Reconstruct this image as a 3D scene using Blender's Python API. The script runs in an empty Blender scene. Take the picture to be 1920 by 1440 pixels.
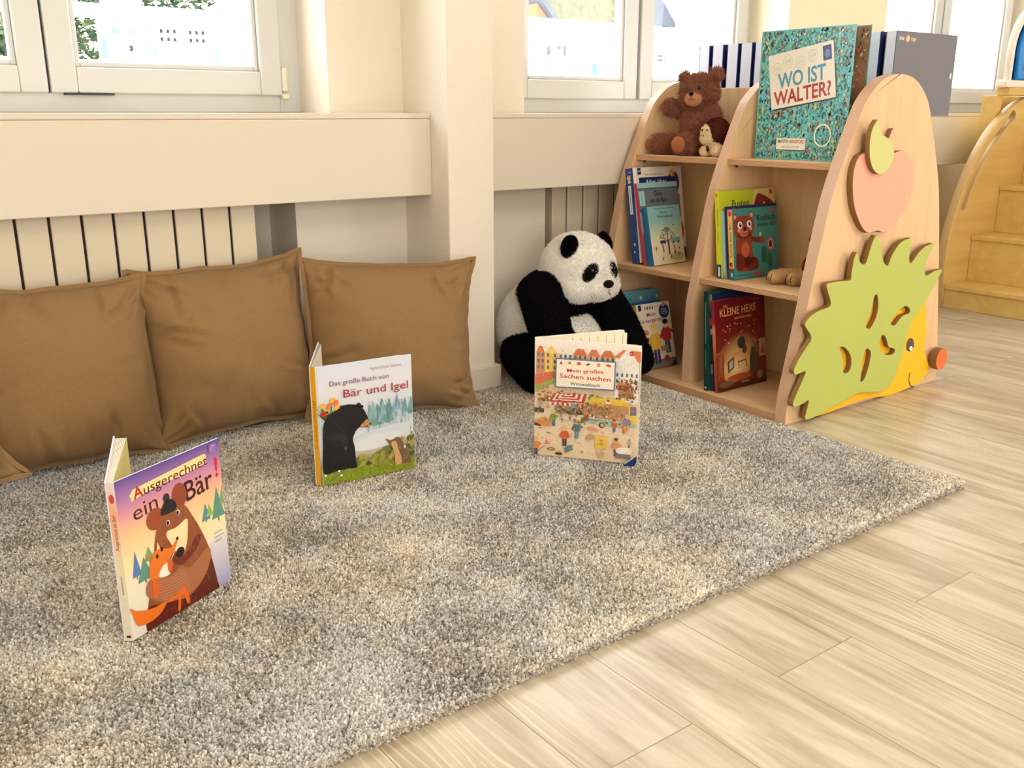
import bpy, bmesh, math, random
import numpy as np
from mathutils import Vector, Matrix, noise
PI = math.pi
random.seed(7)
S = bpy.context.scene
COL = S.collection

# ------------------------------------------------------------------ camera
cam_data = bpy.data.cameras.new('camera')
cam_data.sensor_width = 36.0
cam_data.lens = 36.0 * 1763.0 / 1920.0
cam_data.clip_start = 0.05
cam_data.clip_end = 200
cam = bpy.data.objects.new('camera', cam_data)
COL.objects.link(cam)
# columns: camera right, up, back in world axes (pitched down 16 degrees, 38 degrees right of the wall normal)
cam_r = Vector((0.7992993, -0.6009332, 0.0))
cam_f = Vector((0.5775265, 0.7681661, -0.2763767))
cam_r.normalize(); cam_f.normalize()
cam_u = cam_r.cross(cam_f)
cam.matrix_world = Matrix(((cam_r.x, cam_u.x, -cam_f.x, 0), (cam_r.y, cam_u.y, -cam_f.y, 0), (cam_r.z, cam_u.z, -cam_f.z, 0.85), (0, 0, 0, 1)))
S.camera = cam

# ------------------------------------------------------------------ sky, lights, exposure
S.view_settings.view_transform = 'Standard'
S.view_settings.look = 'None'
S.view_settings.gamma = 1.0
S.view_settings.use_curve_mapping = False
S.view_settings.exposure = 0.0
world = bpy.data.worlds.new('sky')
S.world = world
world.use_nodes = True
world.node_tree.nodes['Background'].inputs[0].default_value = (0.93, 0.97, 1.0, 1)
world.node_tree.nodes['Background'].inputs[1].default_value = 8.5

def area_light(name, loc, target, sx, sy, power, col, spread=180):
    d = bpy.data.lights.new(name, 'AREA')
    d.shape = 'RECTANGLE'; d.size = sx; d.size_y = sy
    d.energy = power; d.color = col
    d.spread = math.radians(spread)
    o = bpy.data.objects.new(name, d)
    COL.objects.link(o)
    o.location = loc
    o.rotation_euler = (Vector(target) - Vector(loc)).to_track_quat('-Z', 'Y').to_euler()
    return o
# daylight from the glazed doors at the right end (out of view), the ceiling lamps, and an added fill lamp behind the camera where no window is built
area_light('glazed_door_daylight', (6.3, -2.2, 1.15), (1.2, 2.0, 0.75), 3.0, 2.0, 107, (1.0, 0.99, 0.97))
area_light('added_front_fill', (-0.6, -3.3, 1.3), (1.2, 2.2, 0.5), 2.6, 1.8, 78, (1.0, 0.99, 0.97))
area_light('ceiling_lamp', (2.5, -0.7, 2.56), (2.5, -0.7, 0), 2.4, 1.0, 24, (1.0, 0.98, 0.94))
area_light('ceiling_lamp', (0.3, -1.3, 2.56), (0.3, -1.3, 0), 1.6, 1.6, 20, (1.0, 0.98, 0.94))

# ------------------------------------------------------------------ helpers
def lin(c):
    c = c / 255.0
    return c / 12.92 if c <= 0.04045 else ((c + 0.055) / 1.055) ** 2.4
def rgb(r, g, b, a=1.0): return (lin(r), lin(g), lin(b), a)
def hx(s): return rgb(int(s[0:2], 16), int(s[2:4], 16), int(s[4:6], 16))

def new_mat(name, rough=0.6, spec=0.5):
    m = bpy.data.materials.new(name); m.use_nodes = True
    b = m.node_tree.nodes['Principled BSDF']
    b.inputs['Roughness'].default_value = rough
    b.inputs['Specular IOR Level'].default_value = spec
    return m, m.node_tree, b
def plain(name, col, rough=0.6, spec=0.4, bump=0.0, bscale=200, var=0.0, vscale=20, sheen=0.0, metal=0.0):
    m, t, b = new_mat(name, rough, spec)
    b.inputs['Base Color'].default_value = col
    b.inputs['Metallic'].default_value = metal
    if sheen: b.inputs['Sheen Weight'].default_value = sheen
    n = t.nodes; tc = n.new('ShaderNodeTexCoord')
    if var:
        nz = n.new('ShaderNodeTexNoise'); nz.inputs['Scale'].default_value = vscale; nz.inputs['Detail'].default_value = 6
        t.links.new(tc.outputs['Object'], nz.inputs['Vector'])
        r = n.new('ShaderNodeValToRGB')
        r.color_ramp.elements[0].position = 0.3; r.color_ramp.elements[1].position = 0.7
        r.color_ramp.elements[0].color = [c * (1 - var) for c in col[:3]] + [1]
        r.color_ramp.elements[1].color = [min(1, c * (1 + var)) for c in col[:3]] + [1]
        t.links.new(nz.outputs['Fac'], r.inputs['Fac']); t.links.new(r.outputs['Color'], b.inputs['Base Color'])
    if bump:
        nz = n.new('ShaderNodeTexNoise'); nz.inputs['Scale'].default_value = bscale; nz.inputs['Detail'].default_value = 4
        t.links.new(tc.outputs['Object'], nz.inputs['Vector'])
        bp = n.new('ShaderNodeBump'); bp.inputs['Strength'].default_value = bump; bp.inputs['Distance'].default_value = 0.002
        t.links.new(nz.outputs['Fac'], bp.inputs['Height']); t.links.new(bp.outputs['Normal'], b.inputs['Normal'])
    return m
def attr_mat(name, rough=0.35, spec=0.5, grain=0.0):
    m, t, b = new_mat(name, rough, spec)
    a = t.nodes.new('ShaderNodeAttribute'); a.attribute_name = 'Col'
    t.links.new(a.outputs['Color'], b.inputs['Base Color'])
    return m
def wood(name, c1, c2, axis='Z', rough=0.45, scale=7.0, stretch=14.0):
    m, t, b = new_mat(name, rough, 0.2)
    n = t.nodes; tc = n.new('ShaderNodeTexCoord'); mp = n.new('ShaderNodeMapping')
    sc = [scale, scale, scale]; i = 'XYZ'.index(axis)
    sc = [s * stretch if k != i else s * 0.6 for k, s in enumerate(sc)]
    mp.inputs['Scale'].default_value = sc
    nz = n.new('ShaderNodeTexNoise'); nz.inputs['Scale'].default_value = 1.0; nz.inputs['Detail'].default_value = 5
    nz.inputs['Distortion'].default_value = 0.6
    r = n.new('ShaderNodeValToRGB'); r.color_ramp.elements[0].position = 0.33; r.color_ramp.elements[1].position = 0.66
    r.color_ramp.elements[0].color = c1; r.color_ramp.elements[1].color = c2
    t.links.new(tc.outputs['Object'], mp.inputs['Vector']); t.links.new(mp.outputs['Vector'], nz.inputs['Vector'])
    t.links.new(nz.outputs['Fac'], r.inputs['Fac']); t.links.new(r.outputs['Color'], b.inputs['Base Color'])
    return m
def ply_edge(name, axis, c1, c2, period=0.0036):
    m, t, b = new_mat(name, 0.4, 0.45)
    n = t.nodes; tc = n.new('ShaderNodeTexCoord'); w = n.new('ShaderNodeTexWave')
    w.bands_direction = axis; w.inputs['Scale'].default_value = 0.31416 / period; w.inputs['Distortion'].default_value = 0.4
    w.inputs['Detail'].default_value = 2.0
    r = n.new('ShaderNodeValToRGB'); r.color_ramp.elements[0].position = 0.35; r.color_ramp.elements[1].position = 0.65
    r.color_ramp.elements[0].color = c1; r.color_ramp.elements[1].color = c2
    t.links.new(tc.outputs['Object'], w.inputs['Vector']); t.links.new(w.outputs['Fac'], r.inputs['Fac'])
    t.links.new(r.outputs['Color'], b.inputs['Base Color'])
    return m

def link(name, me, mat=None, parent=None):
    o = bpy.data.objects.new(name, me); COL.objects.link(o)
    if mat is not None:
        for mm in (mat if isinstance(mat, (list, tuple)) else [mat]): me.materials.append(mm)
    if parent is not None: o.parent = parent
    return o
def thing(name, label, cat, loc=(0, 0, 0), rot=(0, 0, 0), group=None):
    o = bpy.data.objects.new(name, None); COL.objects.link(o)
    o.empty_display_size = 0.05
    o.location = loc; o.rotation_euler = rot
    o['label'] = label; o['category'] = cat
    if group: o['group'] = group
    return o
def tag(o, label, cat, group=None):
    o['label'] = label; o['category'] = cat
    if group: o['group'] = group
    return o
def struct(o):
    o['kind'] = 'structure'
    return o

class MB:
    """collects vertices, faces, a material index and a colour per face, then links ONE mesh object"""
    def __init__(s): s.v = []; s.f = []; s.m = []; s.c = []
    def add(s, vs, fs, mi=0, col=(1, 1, 1, 1)):
        k = len(s.v); s.v += [tuple(p) for p in vs]
        for f in fs: s.f.append([i + k for i in f]); s.m.append(mi); s.c.append(col)
        return s
    def box(s, x0, x1, y0, y1, z0, z1, mi=0, M=None):
        p = [Vector((x, y, z)) for x in (x0, x1) for y in (y0, y1) for z in (z0, z1)]
        if M is not None: p = [M @ q for q in p]
        return s.add(p, [(0, 1, 3, 2), (4, 6, 7, 5), (0, 4, 5, 1), (2, 3, 7, 6), (0, 2, 6, 4), (1, 5, 7, 3)], mi)
    def prism(s, out, fn0, fn1, mi=0, mside=None):
        """outline (list of 2D points) between two placements fn0 / fn1: (a, b) -> 3D"""
        n = len(out); a = [fn0(*p) for p in out]; b = [fn1(*p) for p in out]
        s.add(a + b, [tuple(range(n))[::-1], tuple(range(n, 2 * n))], mi)
        s.add(a + b, [(i, (i + 1) % n, n + (i + 1) % n, n + i) for i in range(n)], mi if mside is None else mside)
        return s
    def tube(s, pts, rad, mi=0, seg=8, col=(1, 1, 1, 1)):
        pts = [Vector(p) for p in pts]; rings = []
        for i, p in enumerate(pts):
            d = (pts[min(i + 1, len(pts) - 1)] - pts[max(i - 1, 0)]).normalized()
            u = d.orthogonal().normalized(); w = d.cross(u)
            if rings:
                pu = rings[-1][1]; u = (pu - d * pu.dot(d)).normalized(); w = d.cross(u)
            r = rad[i] if isinstance(rad, (list, tuple)) else rad
            rings.append(([p + (u * math.cos(t * 2 * PI / seg) + w * math.sin(t * 2 * PI / seg)) * r for t in range(seg)], u))
        vs = [q for r, _ in rings for q in r]; fs = []
        for i in range(len(pts) - 1):
            for t in range(seg):
                fs.append((i * seg + t, i * seg + (t + 1) % seg, (i + 1) * seg + (t + 1) % seg, (i + 1) * seg + t))
        fs.append(tuple(range(seg))[::-1]); fs.append(tuple(range(len(vs) - seg, len(vs))))
        return s.add(vs, fs, mi, col)
    def ell(s, c, r, mi=0, M=None, nu=24, nv=14, col=(1, 1, 1, 1), fn=None):
        vs = []
        for j in range(nv + 1):
            th = PI * j / nv
            for i in range(nu):
                ph = 2 * PI * i / nu
                p = Vector((math.sin(th) * math.cos(ph), math.sin(th) * math.sin(ph), math.cos(th)))
                if fn: p = fn(p)
                p = Vector((p.x * r[0], p.y * r[1], p.z * r[2]))
                if M is not None: p = M @ p
                vs.append(p + Vector(c))
        fs = [(j * nu + i, (j + 1) * nu + i, (j + 1) * nu + (i + 1) % nu, j * nu + (i + 1) % nu) for j in range(nv) for i in range(nu)]
        return s.add(vs, fs, mi, col)
    def build(s, name, mat, parent=None, smooth=False, bevel=0.0, seg=2, matrix=None, angle=40, merge=False):
        me = bpy.data.meshes.new(name)
        vs = s.v if matrix is None else [tuple(matrix @ Vector(p)) for p in s.v]
        me.from_pydata(vs, [], s.f)
        me.polygons.foreach_set('material_index', s.m)
        if any(c != (1, 1, 1, 1) for c in s.c):
            ca = me.color_attributes.new('Col', 'FLOAT_COLOR', 'CORNER')
            arr = []
            for p, c in zip(me.polygons, s.c): arr += list(c) * p.loop_total
            ca.data.foreach_set('color', arr)
        me.update()
        if merge or True:
            bm = bmesh.new(); bm.from_mesh(me)
            if merge: bmesh.ops.remove_doubles(bm, verts=bm.verts, dist=1e-5)
            bmesh.ops.recalc_face_normals(bm, faces=bm.faces) if merge else None
            bm.to_mesh(me); bm.free()
        o = link(name, me, mat, parent)
        if smooth:
            me.polygons.foreach_set('use_smooth', [True] * len(me.polygons))
        if bevel:
            bv = o.modifiers.new('bevel', 'BEVEL'); bv.width = bevel; bv.segments = seg
            bv.limit_method = 'ANGLE'; bv.angle_limit = math.radians(angle)
            bv.harden_normals = False
        return o
def boxes(name, bl, mat, parent=None, bevel=0.002):
    m = MB()
    for b in bl: m.box(*b)
    return m.build(name, mat, parent, bevel=bevel)

def spline(pts, n=8, closed=True):
    """Catmull-Rom; a point given twice in a row is a sharp corner"""
    P = [Vector((p[0], p[1])) for p in pts]; N = len(P); out = []
    for i in range(N if closed else N - 1):
        p1, p2 = P[i], P[(i + 1) % N]
        if (p1 - p2).length < 1e-7: continue
        p0 = P[(i - 1) % N] if closed or i > 0 else p1
        p3 = P[(i + 2) % N] if closed or i + 2 < N else p2
        for k in range(n):
            t = k / n
            out.append(0.5 * ((2 * p1) + (p2 - p0) * t + (2 * p0 - 5 * p1 + 4 * p2 - p3) * t * t + (3 * p1 - p0 - 3 * p2 + p3) * t ** 3))
    if not closed: out.append(P[-1])
    return [(q.x, q.y) for q in out]

def plate(name, outer, holes, y_front, y_back, mats, parent, bevel=0.0012):
    """a flat board cut to an outline in X-Z with holes, between two Y planes; front face mats[0], cut edges mats[1]"""
    cu = bpy.data.curves.new(name, 'CURVE'); cu.dimensions = '2D'; cu.fill_mode = 'BOTH'
    t = abs(y_back - y_front) / 2
    cu.bevel_depth = bevel; cu.extrude = t - bevel; cu.bevel_resolution = 1; cu.offset = -bevel
    for loop in [outer] + holes:
        sp = cu.splines.new('POLY'); sp.points.add(len(loop) - 1); sp.use_cyclic_u = True
        for q, p in zip(sp.points, loop): q.co = (p[0], p[1], 0, 1)
    tmp = bpy.data.objects.new(name, cu)
    me = bpy.data.meshes.new_from_object(tmp)
    bpy.data.objects.remove(tmp); bpy.data.curves.remove(cu)
    me.transform(Matrix(((1, 0, 0, 0), (0, 0, -1, (y_front + y_back) / 2), (0, 1, 0, 0), (0, 0, 0, 1))))
    me.materials.clear()
    for m in mats: me.materials.append(m)
    for p in me.polygons: p.material_index = 0 if p.normal.y < -0.6 else 1
    return link(name, me, None, parent)

def text_mesh(s, size, bold=0.0, sx=1.0, shear=0.0, spacing=1.0):
    """outline of a string in the built-in font: (verts2d, faces, x0, x1)"""
    cu = bpy.data.curves.new('t', 'FONT'); cu.body = s; cu.size = size; cu.offset = bold * size
    cu.shear = shear; cu.space_character = spacing; cu.resolution_u = 3; cu.fill_mode = 'FRONT'
    tmp = bpy.data.objects.new('t', cu)
    me = bpy.data.meshes.new_from_object(tmp)
    bpy.data.objects.remove(tmp); bpy.data.curves.remove(cu)
    vs = [(v.co.x * sx, v.co.y) for v in me.vertices]; fs = [tuple(p.vertices) for p in me.polygons]
    bpy.data.meshes.remove(me)
    xs = [v[0] for v in vs] or [0]
    return vs, fs, min(xs), max(xs)

class Art:
    """flat printed picture in cover units (u right, v up), as thin layers of coloured shapes"""
    EPS = 0.00007
    def __init__(s, w=9.0, h=9.0): s.v = []; s.f = []; s.c = []; s.k = 1; s.w = w; s.h = h      # print stays inside the trimmed sheet
    def layer(s): s.k += 1; return s
    def _add(s, vs, fs, cols):
        k = len(s.v); z = s.k * s.EPS
        s.v += [(min(max(p[0], 0), s.w), min(max(p[1], 0), s.h), z) for p in vs]
        for i, f in enumerate(fs):
            s.f.append([a + k for a in f])
            s.c.append([cols[a] for a in f] if isinstance(cols, list) else [cols] * len(f))
    def poly(s, pts, col):
        s._add(pts, [tuple(range(len(pts)))], col); return s
    def curve(s, pts, col, n=5):
        q = spline(pts, n); s._add(q, [tuple(range(len(q)))], col); return s
    def rect(s, x0, y0, x1, y1, col): return s.poly([(x0, y0), (x1, y0), (x1, y1), (x0, y1)], col)
    def grad(s, x0, y0, x1, y1, stops):
        """vertical gradient of printed colours; stops = [(v 0..1, colour)]"""
        vs = []; cols = []
        for t, c in stops:
            y = y0 + (y1 - y0) * t; vs += [(x0, y), (x1, y)]; cols += [c, c]
        s._add(vs, [(2 * i, 2 * i + 1, 2 * i + 3, 2 * i + 2) for i in range(len(stops) - 1)], cols); return s
    def ell(s, x, y, rx, ry, col, rot=0.0, n=20, col2=None):
        c, sn = math.cos(rot), math.sin(rot)
        vs = [(x + rx * math.cos(2 * PI * i / n) * c - ry * math.sin(2 * PI * i / n) * sn, y + rx * math.cos(2 * PI * i / n) * sn + ry * math.sin(2 * PI * i / n) * c) for i in range(n)]
        if col2 is None: s._add(vs, [tuple(range(n))], col)
        else: s._add(vs + [(x, y)], [(i, (i + 1) % n, n) for i in range(n)], [col2] * n + [col])
        return s
    def ring(s, x, y, r, w, col, n=24, sy=1.0):
        vs = [(x + q * math.cos(2 * PI * i / n), y + q * sy * math.sin(2 * PI * i / n)) for q in (r, r - w) for i in range(n)]
        s._add(vs, [(i, (i + 1) % n, n + (i + 1) % n, n + i) for i in range(n)], col); return s
    def line(s, pts, w, col):
        P = [Vector((p[0], p[1])) for p in pts]; vs = []
        for i, p in enumerate(P):
            d = (P[min(i + 1, len(P) - 1)] - P[max(0, i - 1)]).normalized(); nn = Vector((-d.y, d.x)) * w / 2
            vs += [tuple(p + nn), tuple(p - nn)]
        s._add(vs, [(2 * i + 1, 2 * i, 2 * i + 2, 2 * i + 3)[::-1] for i in range(len(P) - 1)], col); return s
    def text(s, string, x, y, size, col, align='L', bold=0.012, rot=0.0, width=None, shear=0.0, col2=None):
        vs, fs, x0, x1 = text_mesh(string, size, bold, shear=shear)
        sx = 1.0 if width is None else width / max(1e-6, x1 - x0)
        off = {'L': -x0, 'C': -(x0 + x1) / 2, 'R': -x1}[align]
        c, sn = math.cos(rot), math.sin(rot)
        q = []
        for a, b in vs:
            a = (a + off) * sx; q.append((x + a * c - b * sn, y + a * sn + b * c))
        s._add(q, fs, col); return s
    def into(s, mb, M, mi):
        """append to a MB, placed by the matrix M (u -> x, v -> y, layers -> z)"""
        k = len(mb.v)
        mb.v += [tuple(M @ Vector(p)) for p in s.v]
        for f, c in zip(s.f, s.c):
            mb.f.append([i + k for i in f]); mb.m.append(mi); mb.c.append(c)

def build_colored(mb, name, mats, parent=None, matrix=None):
    """like MB.build, for meshes whose faces may carry one colour per corner"""
    me = bpy.data.meshes.new(name)
    me.from_pydata(mb.v if matrix is None else [tuple(matrix @ Vector(p)) for p in mb.v], [], mb.f)
    me.polygons.foreach_set('material_index', mb.m)
    ca = me.color_attributes.new('Col', 'FLOAT_COLOR', 'CORNER'); arr = []
    for p, c in zip(me.polygons, mb.c):
        if isinstance(c, list):
            for q in c: arr += list(q)
        else: arr += list(c) * p.loop_total
    ca.data.foreach_set('color', arr)
    me.update()
    return link(name, me, mats, parent)

# ------------------------------------------------------------------ materials of the room
def floor_mat():
    m, t, b = new_mat('oak_vinyl_planks', 0.36, 0.45)
    n = t.nodes; L = t.links.new
    tc = n.new('ShaderNodeTexCoord'); mp = n.new('ShaderNodeMapping')
    mp.inputs['Rotation'].default_value = (0, 0, PI / 2)
    mp.inputs['Location'].default_value = (0.33, 0.06, 0)
    br = n.new('ShaderNodeTexBrick'); br.offset = 0.37; br.inputs['Scale'].default_value = 1.0
    br.inputs['Brick Width'].default_value = 1.22; br.inputs['Row Height'].default_value = 0.195
    br.inputs['Mortar Size'].default_value = 0.0011; br.inputs['Mortar Smooth'].default_value = 0.3
    br.inputs['Color1'].default_value = (0, 0, 0, 1); br.inputs['Color2'].default_value = (1, 1, 1, 1); br.inputs['Mortar'].default_value = (0.5, 0.5, 0.5, 1)
    L(tc.outputs['Object'], mp.inputs['Vector']); L(mp.outputs['Vector'], br.inputs['Vector'])
    # each plank gets its own slice of the grain
    ad = n.new('ShaderNodeVectorMath'); ad.operation = 'MULTIPLY_ADD'
    L(br.outputs['Color'], ad.inputs[0]); ad.inputs[1].default_value = (7.3, 3.1, 5.7); L(tc.outputs['Object'], ad.inputs[2])
    g1 = n.new('ShaderNodeMapping'); g1.inputs['Scale'].default_value = (6.5, 0.85, 1.0); L(ad.outputs[0], g1.inputs['Vector'])
    n1 = n.new('ShaderNodeTexNoise'); n1.inputs['Scale'].default_value = 1.6; n1.inputs['Detail'].default_value = 5; n1.inputs['Distortion'].default_value = 2.6
    L(g1.outputs['Vector'], n1.inputs['Vector'])
    g2 = n.new('ShaderNodeMapping'); g2.inputs['Scale'].default_value = (120.0, 7.0, 1.0); L(ad.outputs[0], g2.inputs['Vector'])
    n2 = n.new('ShaderNodeTexNoise'); n2.inputs['Scale'].default_value = 1.0; n2.inputs['Detail'].default_value = 3; L(g2.outputs['Vector'], n2.inputs['Vector'])
    # cathedral rings
    wv = n.new('ShaderNodeTexWave'); wv.inputs['Scale'].default_value = 5.0; wv.inputs['Distortion'].default_value = 14.0; wv.inputs['Detail'].default_value = 2.0; wv.inputs['Detail Scale'].default_value = 0.55
    g3 = n.new('ShaderNodeMapping'); g3.inputs['Scale'].default_value = (4.2, 1.0, 1.0); L(ad.outputs[0], g3.inputs['Vector']); L(g3.outputs['Vector'], wv.inputs['Vector'])
    r1 = n.new('ShaderNodeValToRGB'); e = r1.color_ramp.elements
    e[0].position = 0.30; e[0].color = rgb(172, 154, 128); e[1].position = 0.66; e[1].color = rgb(213, 199, 176)
    L(n1.outputs['Fac'], r1.inputs['Fac'])
    m1 = n.new('ShaderNodeMix'); m1.data_type = 'RGBA'; m1.blend_type = 'SOFT_LIGHT'; m1.inputs['Factor'].default_value = 0.45
    L(r1.outputs['Color'], m1.inputs['A']); L(n2.outputs['Fac'], m1.inputs['B'])
    r3 = n.new('ShaderNodeValToRGB'); r3.color_ramp.elements[0].position = 0.80; r3.color_ramp.elements[1].position = 0.97
    r3.color_ramp.elements[0].color = (0, 0, 0, 1); r3.color_ramp.elements[1].color = (0.7, 0.7, 0.7, 1)
    L(wv.outputs['Fac'], r3.inputs['Fac'])
    gt = n.new('ShaderNodeValToRGB'); gt.color_ramp.elements[0].position = 0.50; gt.color_ramp.elements[1].position = 0.68
    n4 = n.new('ShaderNodeTexNoise'); n4.inputs['Scale'].default_value = 1.0; n4.inputs['Detail'].default_value = 2
    g4 = n.new('ShaderNodeMapping'); g4.inputs['Scale'].default_value = (7.0, 1.6, 1.0); L(ad.outputs[0], g4.inputs['Vector']); L(g4.outputs['Vector'], n4.inputs['Vector']); L(n4.outputs['Fac'], gt.inputs['Fac'])
    mg = n.new('ShaderNodeMath'); mg.operation = 'MULTIPLY'; L(r3.outputs['Color'], mg.inputs[0]); L(gt.outputs['Color'], mg.inputs[1])
    m2 = n.new('ShaderNodeMix'); m2.data_type = 'RGBA'; L(mg.outputs[0], m2.inputs['Factor'])
    L(m1.outputs['Result'], m2.inputs['A']); m2.inputs['B'].default_value = rgb(238, 222, 190)
    mb = n.new('ShaderNodeMix'); mb.data_type = 'RGBA'; mb.blend_type = 'MULTIPLY'; mb.inputs['Factor'].default_value = 0.35
    L(m2.outputs['Result'], mb.inputs['A'])
    rb = n.new('ShaderNodeValToRGB'); rb.color_ramp.elements[0].color = (0.72, 0.70, 0.68, 1); rb.color_ramp.elements[1].color = (1, 1, 1, 1)
    L(br.outputs['Color'], rb.inputs['Fac']); L(rb.outputs['Color'], mb.inputs['B'])
    m3 = n.new('ShaderNodeMix'); m3.data_type = 'RGBA'; L(br.outputs['Fac'], m3.inputs['Factor'])
    L(mb.outputs['Result'], m3.inputs['A']); m3.inputs['B'].default_value = rgb(150, 124, 90)
    L(m3.outputs['Result'], b.inputs['Base Color'])
    bp = n.new('ShaderNodeBump'); bp.inputs['Strength'].default_value = 0.08; bp.inputs['Distance'].default_value = 0.001
    L(n2.outputs['Fac'], bp.inputs['Height']); L(bp.outputs['Normal'], b.inputs['Normal'])
    return m
def wall_mat(name, col):
    m, t, b = new_mat(name, 0.75, 0.2)
    b.inputs['Base Color'].default_value = col
    n = t.nodes; tc = n.new('ShaderNodeTexCoord'); mp = n.new('ShaderNodeMapping'); mp.inputs['Scale'].default_value = (60, 60, 260)
    nz = n.new('ShaderNodeTexNoise'); nz.inputs['Scale'].default_value = 1.0; nz.inputs['Detail'].default_value = 2
    bp = n.new('ShaderNodeBump'); bp.inputs['Strength'].default_value = 0.55; bp.inputs['Distance'].default_value = 0.0015
    t.links.new(tc.outputs['Object'], mp.inputs['Vector']); t.links.new(mp.outputs['Vector'], nz.inputs['Vector'])
    t.links.new(nz.outputs['Fac'], bp.inputs['Height']); t.links.new(bp.outputs['Normal'], b.inputs['Normal'])
    return m
M_floor = floor_mat()
M_wall = wall_mat('ribbed_wallpaper', rgb(240, 229, 212))
M_wall_sunlit = wall_mat('sun_tinted_wallpaper', rgb(244, 234, 204))  # same wallpaper on the pier, with yellow sunlight put into its colour
M_white = plain('white_lacquer', rgb(228, 216, 198), 0.4, 0.4, var=0.015, vscale=3)
M_frame = plain('white_window_plastic', rgb(216, 216, 212), 0.3, 0.5, var=0.01, vscale=4)
M_gasket = plain('grey_gasket', rgb(60, 58, 55), 0.6)
M_hinge = plain('cream_hinge_plastic', rgb(235, 228, 200), 0.4)
M_rad = plain('cream_radiator_paint', rgb(226, 212, 186), 0.4, 0.5, var=0.01, vscale=3)
M_dark = plain('dark_gap', rgb(40, 32, 30), 0.8)
M_ceil = plain('white_ceiling', rgb(240, 236, 228), 0.9, 0.1, bump=0.1)
def glass_mat():
    m = bpy.data.materials.new('window_glass'); m.use_nodes = True; t = m.node_tree; n = t.nodes; n.clear()
    o = n.new('ShaderNodeOutputMaterial'); mx = n.new('ShaderNodeMixShader'); tr = n.new('ShaderNodeBsdfTransparent'); gl = n.new('ShaderNodeBsdfGlossy')
    lw = n.new('ShaderNodeLayerWeight'); pw = n.new('ShaderNodeMath'); pw.operation = 'POWER'; pw.inputs[1].default_value = 5.0
    sc = n.new('ShaderNodeMath'); sc.operation = 'MULTIPLY_ADD'; sc.inputs[1].default_value = 0.6; sc.inputs[2].default_value = 0.03
    t.links.new(lw.outputs['Facing'], pw.inputs[0]); t.links.new(pw.outputs[0], sc.inputs[0])
    tr.inputs['Color'].default_value = (0.97, 0.985, 0.98, 1); gl.inputs['Roughness'].default_value = 0.02
    t.links.new(sc.outputs[0], mx.inputs['Fac']); t.links.new(tr.outputs[0], mx.inputs[1]); t.links.new(gl.outputs[0], mx.inputs[2]); t.links.new(mx.outputs[0], o.inputs['Surface'])
    return m
M_glass = glass_mat()

# ------------------------------------------------------------------ the room
XL, XRR, YB, ZC = -2.0, 7.0, -4.0, 2.62
YW, YG, YF = 2.58, 2.763, 2.95          # inner wall face, window frame face, outer wall face
struct(boxes('floor', [(XL - .2, XRR + .2, YB - .2, YF, -0.1, 0.0)], M_floor, bevel=0))
struct(boxes('ceiling', [(XL - .2, XRR + .2, YB - .2, YF, ZC, ZC + .12)], M_ceil, bevel=0))
struct(boxes('wall_left', [(XL - .2, XL, YB, YF, 0, ZC)], M_wall, bevel=0))
struct(boxes('wall_right', [(XRR, XRR + .2, YB, YF, 0, ZC)], M_wall, bevel=0))
struct(boxes('wall_back', [(XL, XRR, YB - .2, YB, 0, ZC)], M_wall, bevel=0))
# the window wall: parapet under the sills (with radiator niches), piers between the windows, lintel above
WZ0, WZ1 = 0.852, 2.25
piers = [(XL, -1.0), (1.280, 1.99), (3.343, 4.03), (5.55, XRR)]
wl = MB()
for a, b in piers[:2] + piers[3:]: wl.box(a, b, YW, YF, WZ0, ZC)
for a, b in ((-1.0, 1.280), (1.99, 3.343), (4.03, 5.55)): wl.box(a, b, YW, YF, WZ1, ZC)
# parapet: solid parts flush with the wall, niches 19 cm deep behind the radiators
wl.box(XL, -0.35, YW, YF, 0, WZ0); wl.box(1.155, 2.084, YW, YF, 0, WZ0); wl.box(3.45, 3.75, YW, YF, 0, WZ0); wl.box(5.55, XRR, YW, YF, 0, WZ0); wl.box(3.75, 5.55, 2.771, YF, 0, WZ0)
wl.box(-0.35, 1.155, 2.771, YF, 0, WZ0); wl.box(2.084, 3.45, 2.771, YF, 0, WZ0)
struct(wl.build('wall_front', M_wall))
yp = MB(); yp.box(3.343, 4.03, YW, YF, WZ0, ZC); struct(yp.build('wall_pier', M_wall_sunlit))
# pillar between the two bays and its skirting
struct(boxes('column', [(1.525, 1.687, 2.333, YW + .01, 0, ZC)], M_wall, bevel=0.004))
struct(boxes('baseboard_column', [(1.513, 1.701, 2.318, 2.333, 0, 0.088), (1.687, 1.701, 2.333, YW, 0, 0.088), (1.513, 1.525, 2.333, YW, 0, 0.088)], M_white, bevel=0.003))
struct(boxes('baseboard_front', [(1.155, 1.513, YW - .014, YW, 0, 0.088), (1.701, 2.084, YW - .014, YW, 0, 0.088)], M_white, bevel=0.003))
# sill boxes running along under the windows in front of the parapet
def sill_box(name, x0, x1):
    m = MB()
    m.box(x0, x1, 2.424, YG + .02, 0.836, 0.8515)      # sill board
    m.box(x0, x1, 2.424, 2.442, 0.617, 0.8355)         # fascia
    m.box(x0, x1, 2.442, 2.460, 0.617, 0.635)
    return struct(m.build(name, M_white, bevel=0.0025))
sill_box('trim_1', XL, 1.5245)
sill_box('trim_2', 1.6875, 5.0)

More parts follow.
